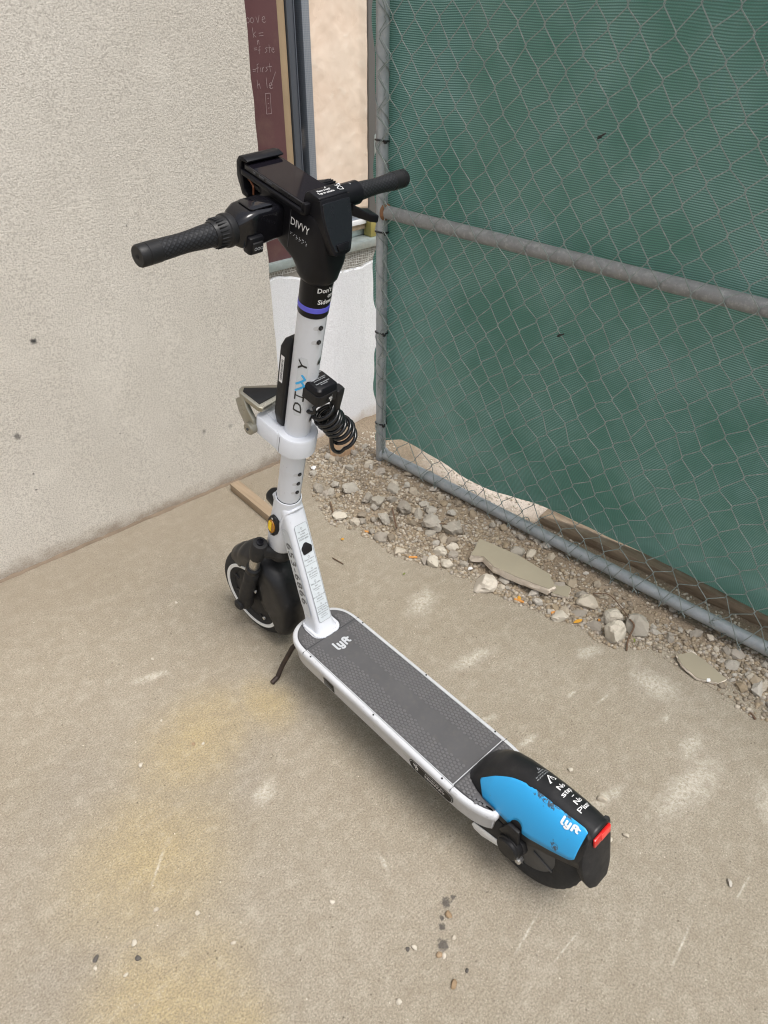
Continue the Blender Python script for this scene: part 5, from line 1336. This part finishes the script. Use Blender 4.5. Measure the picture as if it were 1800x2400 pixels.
# --- cable lock box, plug and coil
def lsp(name, geo, *a, **k): return sp(name, xf(geo, Matrix.Translation((0.008, 0, 0))), *a, **k)
lk = lsp('lock_box', loft([[(x, y, l) for x, y in rrect(0.053-2*i, 0.062-2*j, 0.009, 5, 0.0, -0.028)] for l, i, j in ((0.841, 0.003, 0.003), (0.844, 0, 0), (0.862, 0, 0), (0.865, 0.0, 0.0))]), M['black'], smooth=40)
lid = lsp('lock_lid', loft([[(x, y, l+0.0*y) for x, y in rrect(0.052-2*i, 0.052-2*i, 0.008, 5, 0.001, -0.031)] for l, i in ((0.8645, 0.0), (0.875, 0.001), (0.878, 0.004))]), M['satin'], lk, smooth=40)
def lidt(g): return [(x+0.001, y-0.031, 0.8787) for x, y, z in g[0]], g[1]
lsp('lid_print', join(*[lidt(shift(text(q, s_, bold=0.01), 0, y)) for q, s_, y in (('Secure cable to holder', 0.0042, 0.017), ('to end ride', 0.0042, 0.012), ('Asegure el cable al soporte', 0.0033, 0.005), ('para terminar el viaje', 0.0033, 0.001), ('Need help? Assistance', 0.0036, -0.007), ('visit help page', 0.0030, -0.011))]), M['decal_grey'], lid, smooth=0)
emb = lsp('emblem_disc', xf(lathe([(0.0, 0.0085), (0.001, 0.0085), (0.001, 0.0)], 'y', 24), Matrix.Translation((0.004, -0.0588, 0.8535)) @ Matrix.Rotation(PI, 4, 'Z')), M['satin'], lk)
eg = rider(0.0135); lsp('emblem', ([(0.004+x, -0.0604-z, 0.8535+y) for x, y, z in eg[0]], eg[1]), M['decal_white'], emb, smooth=0)
sp('plug', loft([[(0.041+x, -0.050+y, l) for x, y in superell(a, a, e, 20)] for l, a, e in ((0.772, 0.0065, 2), (0.778, 0.0075, 2), (0.781, 0.0068, 2), (0.784, 0.0076, 2), (0.787, 0.0068, 2), (0.790, 0.0078, 2), (0.793, 0.007, 2), (0.797, 0.0085, 3), (0.848, 0.0105, 4), (0.858, 0.0105, 4), (0.861, 0.008, 4))]), M['black'], lk, smooth=40)
sp('plug_holder', box(0.028, 0.046, -0.056, -0.040, 0.836, 0.852), M['black'], lk, bevel=0.002)
def coil():
    A, B = Vector((0.012, -0.030, 0.822)), Vector((0.086, -0.060, 0.712)); P_ = [Vector((0.006, -0.040, 0.830)), Vector((-0.004, -0.038, 0.822))]
    d = (B-A).normalized(); u = d.cross(Vector((0, 1, 0))).normalized(); v = d.cross(u); turns = 10; n = turns*22
    for k in range(n+1):
        t = k/n; a = 2*PI*turns*t + 2.4
        tt = t**0.85 if t < 0.5 else t
        s_ = 0.5+ (t-0.5)*1.0 + 0.10*math.sin(2*PI*t)          # bunched at both ends
        r = 0.0235+0.002*math.sin(t*9)
        P_.append(A.lerp(B, s_) + (u*math.cos(a) + v*math.sin(a))*r + Vector((0.003*math.sin(t*17), 0.002*math.cos(t*13), 0)))
    e = P_[-1]
    P_ += smoothpath([e, Vector((0.062, -0.066, 0.690)), Vector((0.046, -0.060, 0.705)), Vector((0.041, -0.053, 0.745)), Vector((0.041, -0.050, 0.775))], 6)[1:]
    return P_
sp('coiled_cable', tube(coil(), 0.0042, 8), M['cable'], lk, smooth=60)

# --- cockpit
hd = sp('control_head', loft([[(x, y, l) for x, y in superell(hw, (f1-f0)/2, e, 44, 0, (f0+f1)/2)] for l, f0, f1, hw, e in (
    (1.0105, -0.0260, 0.0260, 0.0260, 2), (1.0125, -HR, HR, HR, 2), (1.068, -HR, HR, HR, 2), (1.0735, -HR-0.0003, HR+0.0004, HR+0.0003, 2), (1.0765, -0.0300, 0.0320, 0.0300, 2.1), (1.081, -0.0325, 0.0355, 0.0318, 2.2), (1.090, -0.0335, 0.0370, 0.0322, 2.4), (1.100, -0.0345, 0.046, 0.0322, 3.0),
    (1.112, -0.0345, 0.076, 0.0325, 4.5), (1.135, -0.033, 0.104, 0.033, 6), (1.160, -0.028, 0.118, 0.033, 7), (1.178, -0.022, 0.126, 0.0328, 7), (1.1835, -0.018, 0.126, 0.032, 7))]), M['satin'], smooth=38)
sp('light_band', lathe([(1.0215, HR-0.0002), (1.0220, HR+0.0004), (1.0310, HR+0.0004), (1.0315, HR-0.0002)], 'z', 48, False), M['purple'], hd)
sp('side_seam', box(-0.0334, -0.0327, 0.0395, 0.0405, 1.115, 1.176), M['slot'], hd, smooth=0)
# stickers on the neck
NR = 0.0276
stk = sp('neck_sticker', cylpatch(0.062, 0.036, 0.004, NR, 0.20, 1.055), M['badge'], hd, smooth=40)
sp('sticker_print', join(*[cyl(shift(text(q, 0.0118, bold=0.018), 0, y), NR+0.0007, 0.20, 1.055) for q, y in (("Don’t Ride", 0.0105), ('on', 0.000), ('Sidewalks', -0.0105))]), M['decal_white'], stk, smooth=0)
# lettering and raised dots on the left cheek
def cheek(g, f, l, off=0.0): return [(-0.0336-off-z, f-x, l+y) for x, y, z in g[0]], g[1]
sp('lettering', cheek(text('DIVVY', 0.0165, bold=0.002, aspect=0.9), 0.018, 1.160), M['decal_white'], hd, smooth=0)
dots = []
for i, pat in enumerate(((0, 1, 3), (1, 3), (0, 1, 2, 4), (0, 1, 2, 4), (0, 2, 3, 4), (0, 4, 5))):
    for d in pat: dots.append(xf(lathe([(0, 0.0007), (0.0007, 0.0004), (0.0007, 0)], 'x', 6), Matrix.Translation((-0.0332, 0.036-0.0066*i-0.0025*(d // 3), 1.142-0.0025*(d % 3))) @ Matrix.Rotation(PI, 4, 'Z')))
sp('raised_dots', join(*dots), M['decal_grey'], hd, smooth=0)
# rear pod: shield shaped panel facing the rider
PT = Vector((0, -0.020, 1.214)); PDn = Vector((0, -0.034, -0.077)).normalized(); PN = Vector((0, -PDn.z, PDn.y)); PN = PN if PN.y < 0 else -PN
def pod(u, v, d): return PT + Vector((u*0.80, 0.006, 0)) + PDn*v + PN*d
def shield(s=0.0):
    h = [(0.0, 0.0+s), (0.034-s, 0.0+s), (0.0385-s, 0.005+s), (0.0385-s, 0.030), (0.032-s, 0.058), (0.025-s, 0.075-s*0.5), (0.019-s, 0.082-s), (0.0, 0.084-s)]
    r = smoothpath([(a, b, 0) for a, b in h], 4); r = [(p.x, p.y) for p in r]
    return r + [(-a, b) for a, b in r[-2:0:-1]]
def podring(s, d): return [pod(u, v, d) for u, v in shield(s)]
pd = sp('display_pod', loft([podring(0.004, -0.050), podring(0.002, -0.03), podring(0.0, -0.004), podring(0.0005, -0.001), podring(0.003, 0.0)]), M['satin'], hd, smooth=42)
def inner(s, d):
    return [pod(u*0.90, 0.006+v*0.86, d) for u, v in shield(s)]
sp('pod_face', loft([inner(0.0, 0.0004), inner(0.0005, 0.0012)]), simple('inset panel', (0.012, 0.013, 0.017), 0.22, 0, 0.1, 30), pd, smooth=30)
sp('pod_lip', prism([(-0.017, 0.066), (0.017, 0.066), (0.013, 0.0765), (-0.013, 0.0765)], 0.0013, 0.0040, lambda u, v, d: tuple(pod(u, v, d))), M['satin'], pd, bevel=0.001)
# crown of the pod: slopes forward to the phone
crn = sp('pod_crown', prism([(-0.0125, 1.2120), (-0.011, 1.2155), (0.012, 1.2165), (0.018, 1.211), (0.020, 1.200), (0.020, 1.184), (-0.004, 1.184)], -0.0300, 0.0300, lambda u, v, d: (d, u, v)), M['satin'], pd, bevel=0.002)
CU = Vector((0, 0.023, 0.001)).normalized(); CN = Vector((0, -CU.z, CU.y))
def crownt(g): return [tuple(Vector((x*0.9, 0.0005, 1.2160)) + CU*y*0.9 + CN*(0.0008+z)) for x, y, z in g[0]], g[1]
hand = stroke([[(0.0, 0.008), (0.003, 0.002), (-0.003, -0.001), (0.0, -0.006), (0.006, -0.007), (0.008, -0.002), (0.004, 0.008)], [(0.009, 0.004), (0.010, 0.008)], [(0.006, 0.009), (0.011, 0.009)]], 0.0011)
sp('crown_print', join(crownt(shift(text('Have a key?', 0.0062, bold=0.015), -0.008, 0.0035)), crownt(shift(text('Tap to unlock.', 0.0062, bold=0.015), -0.008, -0.0035)), crownt(shift(hand, 0.022, 0.0)), crownt(shift(([(-0.002, 0, 0), (0.002, 0, 0), (0, 0.003, 0)], [(0, 1, 2)]), 0.001, 0.0085))), M['decal_white'], crn, smooth=0)
# phone clamp at the far end of the head
hl = sp('phone_clamp', prism([(0.134, 1.150), (0.148, 1.151), (0.162, 1.174), (0.165, 1.196), (0.160, 1.206), (0.150, 1.2085), (0.138, 1.206), (0.139, 1.2025), (0.153, 1.201), (0.154, 1.190), (0.148, 1.178), (0.143, 1.160), (0.134, 1.156)], -0.037, 0.037, lambda u, v, d: (d, u, v)), M['satin'], hd, bevel=0.0025)
sp('clamp_tray', loft([[(x, y, l) for x, y in rrect(0.080, 0.150, 0.010, 5, 0, 0.080)] for l in (1.1825, 1.1895)]), M['satin'], hd, bevel=0.0015)
sp('clamp_rod', tube([(-0.020, 0.100, 1.166), (-0.020, 0.152, 1.166)], 0.0045, 12), M['black'], hl)
sp('spring_clip', tube(smoothpath([(-0.030, 0.142, 1.176), (-0.034, 0.132, 1.178), (-0.0355, 0.124, 1.174), (-0.0355, 0.122, 1.162)], 4), 0.0018, 8), M['copper'], hl)
sp('near_lip', prism([(0.004, 1.184), (0.004, 1.2015), (0.012, 1.2015), (0.014, 1.190)], -0.040, 0.040, lambda u, v, d: (d, u, v)), M['satin'], hl, bevel=0.002)

# --- handlebar: left and right
BF, BLc = 0.076, 1.148
def bx_(prof, n=32): return xf(lathe(prof, 'x', n), Matrix.Translation((0, BF, BLc)))
sp('handlebar', bx_([(-0.255, 0.011), (0.255, 0.011)], 20), M['black'])
def hous(secs):
    return loft([[(x, BF+cy+a, BLc+cl+b) for a, b in rrect(2*hy, 2*hl_, r, 6)] for x, cy, cl, hy, hl_, r in secs])
hs_ = sp('left_switch_housing', hous([(-0.030, 0.0, 0.0, 0.022, 0.026, 0.009), (-0.085, 0.0, 0.001, 0.025, 0.029, 0.009), (-0.100, 0.0, 0.0, 0.025, 0.028, 0.009), (-0.112, 0.0, -0.001, 0.022, 0.023, 0.009), (-0.118, 0.0, -0.002, 0.018, 0.019, 0.009)]), M['gloss'], bevel=0.0, smooth=32)
sp('top_cover', prism(rrect(0.044, 0.034, 0.006, 4, -0.072, BF), BLc+0.0295, BLc+0.0318, lambda u, v, d: (u, v, d)), M['gloss'], hs_, bevel=0.001)
ts = sp('mode_switch', xf(box(-0.014, 0.014, -0.010, 0.008, -0.014, 0.014), Matrix.Translation((-0.092, BF-0.022, BLc-0.018))), M['satin'], hs_, bevel=0.004)
sp('switch_rocker', xf(box(-0.010, 0.010, -0.003, 0.002, -0.009, 0.009), Matrix.Translation((-0.092, BF-0.032, BLc-0.020))), M['black'], ts, bevel=0.002)
sw_ = stroke([[(0.0022*math.cos(2*PI*q/10)+c, 0.0022*math.sin(2*PI*q/10)) for q in range(11)] for c in (-0.0055, 0, 0.0055)], 0.0007)
sp('switch_print', ([(-0.092+x, BF-0.0352-z, BLc-0.020+y) for x, y, z in sw_[0]], sw_[1]), M['decal_grey'], ts, smooth=0)
# ribbed left throttle ring
tg = sp('throttle_ring', bx_([(-0.1185, 0.019), (-0.119, 0.0235), (-0.126, 0.0246), (-0.130, 0.0242), (-0.1315, 0.0225), (-0.148, 0.0198), (-0.154, 0.0180), (-0.1545, 0.016)], 48), M['black'], smooth=35)
sp('throttle_ribs', join(*[xf(box(-0.149, -0.1325, -0.0010, 0.0010, 0.0192, 0.0222), Matrix.Translation((0, BF, BLc)) @ Matrix.Rotation(2*PI*k/26, 4, 'X') ) for k in range(26)]), M['black'], tg, bevel=0.0008, seg=1)
def grip_geo(x0, x1, r0, r1, n=36, m=16):
    V, UV = [], []
    for i in range(m+1):
        t = i/m; r = r0+(r1-r0)*t + 0.0016*math.sin(PI*t)**2*(-1)
        for k in range(n+1):
            a = 2*PI*k/n; V.append((x0+(x1-x0)*t, BF+r*math.cos(a), BLc+r*math.sin(a))); UV.append((k/n*13, t*abs(x1-x0)/0.0088))
    F = [(i*(n+1)+k, i*(n+1)+k+1, (i+1)*(n+1)+k+1, (i+1)*(n+1)+k) for i in range(m) for k in range(n)]
    return (V, F), UV
for sx, nm in ((-1, 'left_grip'), (1, 'right_grip')):
    g_, uv_ = grip_geo(sx*0.1545, sx*0.243, 0.0172 if sx < 0 else 0.0152, 0.0149)
    gp = sp('grip', g_, M['grip'], uv=uv_, smooth=60)
    sp('end_cap', bx_([(sx*0.2425, 0.0148), (sx*0.2435, 0.0157), (sx*0.262, 0.0157), (sx*0.2625, 0.0151), (sx*0.2632, 0.0151), (sx*0.2637, 0.0157), (sx*0.274, 0.0156), (sx*0.2765, 0.0142), (sx*0.2770, 0.0)], 40), M['black'], gp, smooth=35)
    sp('cap_mark', bx_([(sx*0.2771, 0.0035), (sx*0.2774, 0.0035), (sx*0.2774, 0.0022), (sx*0.2771, 0.0022)], 20), M['dusty'], gp)
rh = sp('right_brake_housing', hous([(0.028, 0.0, 0.0, 0.022, 0.025, 0.010), (0.060, 0.0, 0.006, 0.023, 0.026, 0.012), (0.095, 0.0, 0.004, 0.022, 0.024, 0.012), (0.108, 0.0, 0.0, 0.018, 0.019, 0.010)]), M['satin'], smooth=32)
sp('bell_ribs', join(*[xf(box(0.052, 0.094, -0.0014, 0.0014, 0.0215, 0.0262), Matrix.Translation((0, BF, BLc+0.006)) @ Matrix.Rotation(-0.75+0.21*k, 4, 'X')) for k in range(8)]), M['satin'], rh, bevel=0.001, seg=1)
sp('lever_clamp', bx_([(0.112, 0.016), (0.1125, 0.0195), (0.150, 0.0195), (0.1505, 0.015)], 36), M['satin'], rh, smooth=35)
sp('thumb_lever', loft([[(x, BF+a, BLc+b) for a, b in rrect(hy*2, hl_*2, 0.003, 3, cy, cl)] for x, cy, cl, hy, hl_ in ((0.118, -0.018, -0.012, 0.010, 0.010), (0.135, -0.026, -0.020, 0.010, 0.008), (0.150, -0.032, -0.026, 0.012, 0.007), (0.166, -0.034, -0.030, 0.013, 0.007))]), M['satin'], rh, bevel=0.002)
sp('clamp_print', ([(0.130+x, BF-0.002+y, BLc+0.0200) for x, y, z in text('5', 0.006)[0]], text('5', 0.006)[1]), M['decal_grey'], rh, smooth=0)

# --- phone in the clamp: a thing of its own
ph = thing('smartphone', 'black smartphone lying in the clamp on the scooter handlebar', 'phone', tuple(ST @ Vector((0.001, 0.082, 1.194))))
PM = Matrix.Translation(-ph.location) @ ST
mk('body', loft([[(x, y, l) for x, y in rrect(0.0725-2*i, 0.147-2*i, 0.011-i, 6, 0.001, 0.0805)] for l, i in ((1.1900, 0.002), (1.1915, 0.0), (1.1975, 0.0), (1.1985, 0.0012))]), simple('phone frame', (0.035, 0.034, 0.036), 0.3, 0.5), ph, PM, smooth=40)
mk('screen', loft([[(x, y, l) for x, y in rrect(0.0695-2*i, 0.144-2*i, 0.010, 6, 0.001, 0.0805)] for l, i in ((1.1984, 0.0), (1.1990, 0.0004))]), M['glass'], ph, PM, smooth=30)
mk('side_button', join(*[box(-0.0362, -0.0352, y, y+d, 1.193, 1.1965) for y, d in ((0.120, 0.006), (0.100, 0.012), (0.083, 0.012))]), M['slot'], ph, PM, bevel=0.0003)

# --- front wheel, fork, fender
FC = Vector((0.0, 0.053, 0.117))
FWM = Matrix.Translation(FC)
fw = sp('front_wheel', xf(lathe([(-0.030, 0.0), (-0.030, 0.055), (-0.026, 0.060), (-0.022, 0.088), (-0.026, 0.097), (0.026, 0.097), (0.022, 0.088), (0.026, 0.060), (0.030, 0.055), (0.030, 0.0)], 'x', 48), FWM), M['dusty'], smooth=40)
sp('tyre', xf(tyre_geo(RW, 0.031), FWM), M['tyre'], fw)
sp('reflective_ring', xf(join(lathe([(-0.0300, 0.0885), (-0.0335, 0.0890), (-0.0342, 0.0975), (-0.0320, 0.0985)], 'x', 64, False)), FWM), M['reflector_tape'], fw)
for k in range(8):
    sp('spoke', xf(box(-0.0292, -0.022, 0.052, 0.096, -0.004, 0.004), FWM @ Matrix.Rotation(k*PI/4+0.2, 4, 'X')), M['dusty'], fw, bevel=0.002)
# fork crown with two arms
crw = sp('fork_crown', loft([[(x, y, l) for x, y in superell(a, b, 2.3, 32, 0, cy)] for l, a, b, cy in ((0.330, 0.028, 0.026, 0.004), (0.340, 0.034, 0.032, 0.0), (0.360, 0.037, 0.036, 0.0), (0.370, 0.032, 0.032, 0))]), M['dusty'], smooth=45)
sp('steerer', lathe([(0.362, 0.022), (0.40, 0.022), (0.52, 0.022)], 'z', 28), M['black'], crw)
for sx in (-1, 1):
    XL = sx*0.056
    sp('crown_arm', loft([[(x, y, l) for y, l in rrect(0.046-0.008*t, 0.040, 0.012, 5, 0.002+0.016*t, 0.356+0.018*t)] for x, t in ((sx*0.024, 0), (sx*0.042, 0.6), (sx*0.056, 1.0))]), M['dusty'], crw, smooth=40)
    lg = lambda l: (XL, 0.018+(0.385-l)*0.13, l)
    sp('fork_cap', tube([lg(0.340), lg(0.350), lg(0.392), lg(0.400), lg(0.402)], [0.0175, 0.0195, 0.0195, 0.0165, 0.0], 24), M['dusty'], crw)
    sp('cap_bolt', tube([lg(0.401), lg(0.405), lg(0.405)], [0.009, 0.009, 0.0045], 14), M['gloss'], crw)
    sp('stanchion', tube([lg(0.345), lg(0.270)], 0.0130, 20), M['steel'], crw)
    sp('wiper_seal', tube([lg(0.294), lg(0.291), lg(0.276), lg(0.273)], [0.015, 0.0185, 0.0185, 0.016], 22), M['black'], crw)
    lo = sp('fork_leg', tube([lg(0.279), lg(0.276), lg(0.24), lg(0.20), lg(0.16), (XL*0.95, 0.050, 0.117), (XL*0.95, 0.052, 0.098)], [0.016, 0.0185, 0.0180, 0.0185, 0.020, 0.020, 0.014], 22), M['dusty'], crw, smooth=50)
    sp('axle_cap', xf(lathe([(0, 0.015), (0.010, 0.015), (0.013, 0.011), (0.013, 0)], 'x', 24), Matrix.Translation((XL*0.95+sx*0.014, 0.053, 0.117)) @ Matrix.Rotation(0 if sx > 0 else PI, 4, 'Z')), M['dusty'], lo)
    for q in ((0.022, 0.190), (-0.018, 0.115)):
        sp('bolt', xf(lathe([(0, 0.0045), (0.004, 0.0045), (0.005, 0.003), (0.005, 0)], 'x', 12), Matrix.Translation((sx*0.049, q[0], q[1])) @ Matrix.Rotation(0 if sx > 0 else PI, 4, 'Z')), M['bolt'], crw)
def ffender():
    V, F = [], []; na, nb = 56, 24
    RA = [(40, 0.137), (58, 0.146), (72, 0.166), (90, 0.182), (115, 0.182), (140, 0.168), (165, 0.153), (190, 0.146), (212, 0.143)]
    for i in range(na+1):
        deg = 40 + 150*i/na; a = R(deg)
        for (a0, r0), (a1, r1) in zip(RA[:-1], RA[1:]):
            if deg <= a1+1e-6: t = (deg-a0)/(a1-a0); t = t*t*(3-2*t); Rr = r0+(r1-r0)*t; break
        hw = 0.030 + 0.014*min(1, max(0, (deg-40)/50))
        skirt = 0.018 + 0.012*min(1, (deg-40)/30) + 0.052*min(1, max(0, (deg-95)/25))
        if deg > 140: skirt *= max(0.10, 1-((deg-140)/52)**1.3)
        for j in range(nb+1):
            t = -1+2*j/nb; q = abs(t)
            if q < 0.62: k = q/0.62; ang = k*PI/2; x = hw*math.sin(ang); r = Rr - 0.026*(1-math.cos(ang))
            else: k = (q-0.62)/0.38; x = hw*(1+0.02*k); r = Rr - 0.026 - skirt*k
            V.append((math.copysign(x, t) if q > 1e-6 else 0, FC.y + r*math.cos(a), FC.z + r*math.sin(a)))
    for i in range(na):
        for j in range(nb): F.append((i*(nb+1)+j, i*(nb+1)+j+1, (i+1)*(nb+1)+j+1, (i+1)*(nb+1)+j))
    return V, F
ff = solid(sp('front_fender', ffender(), M['fend'], smooth=60), 0.003)
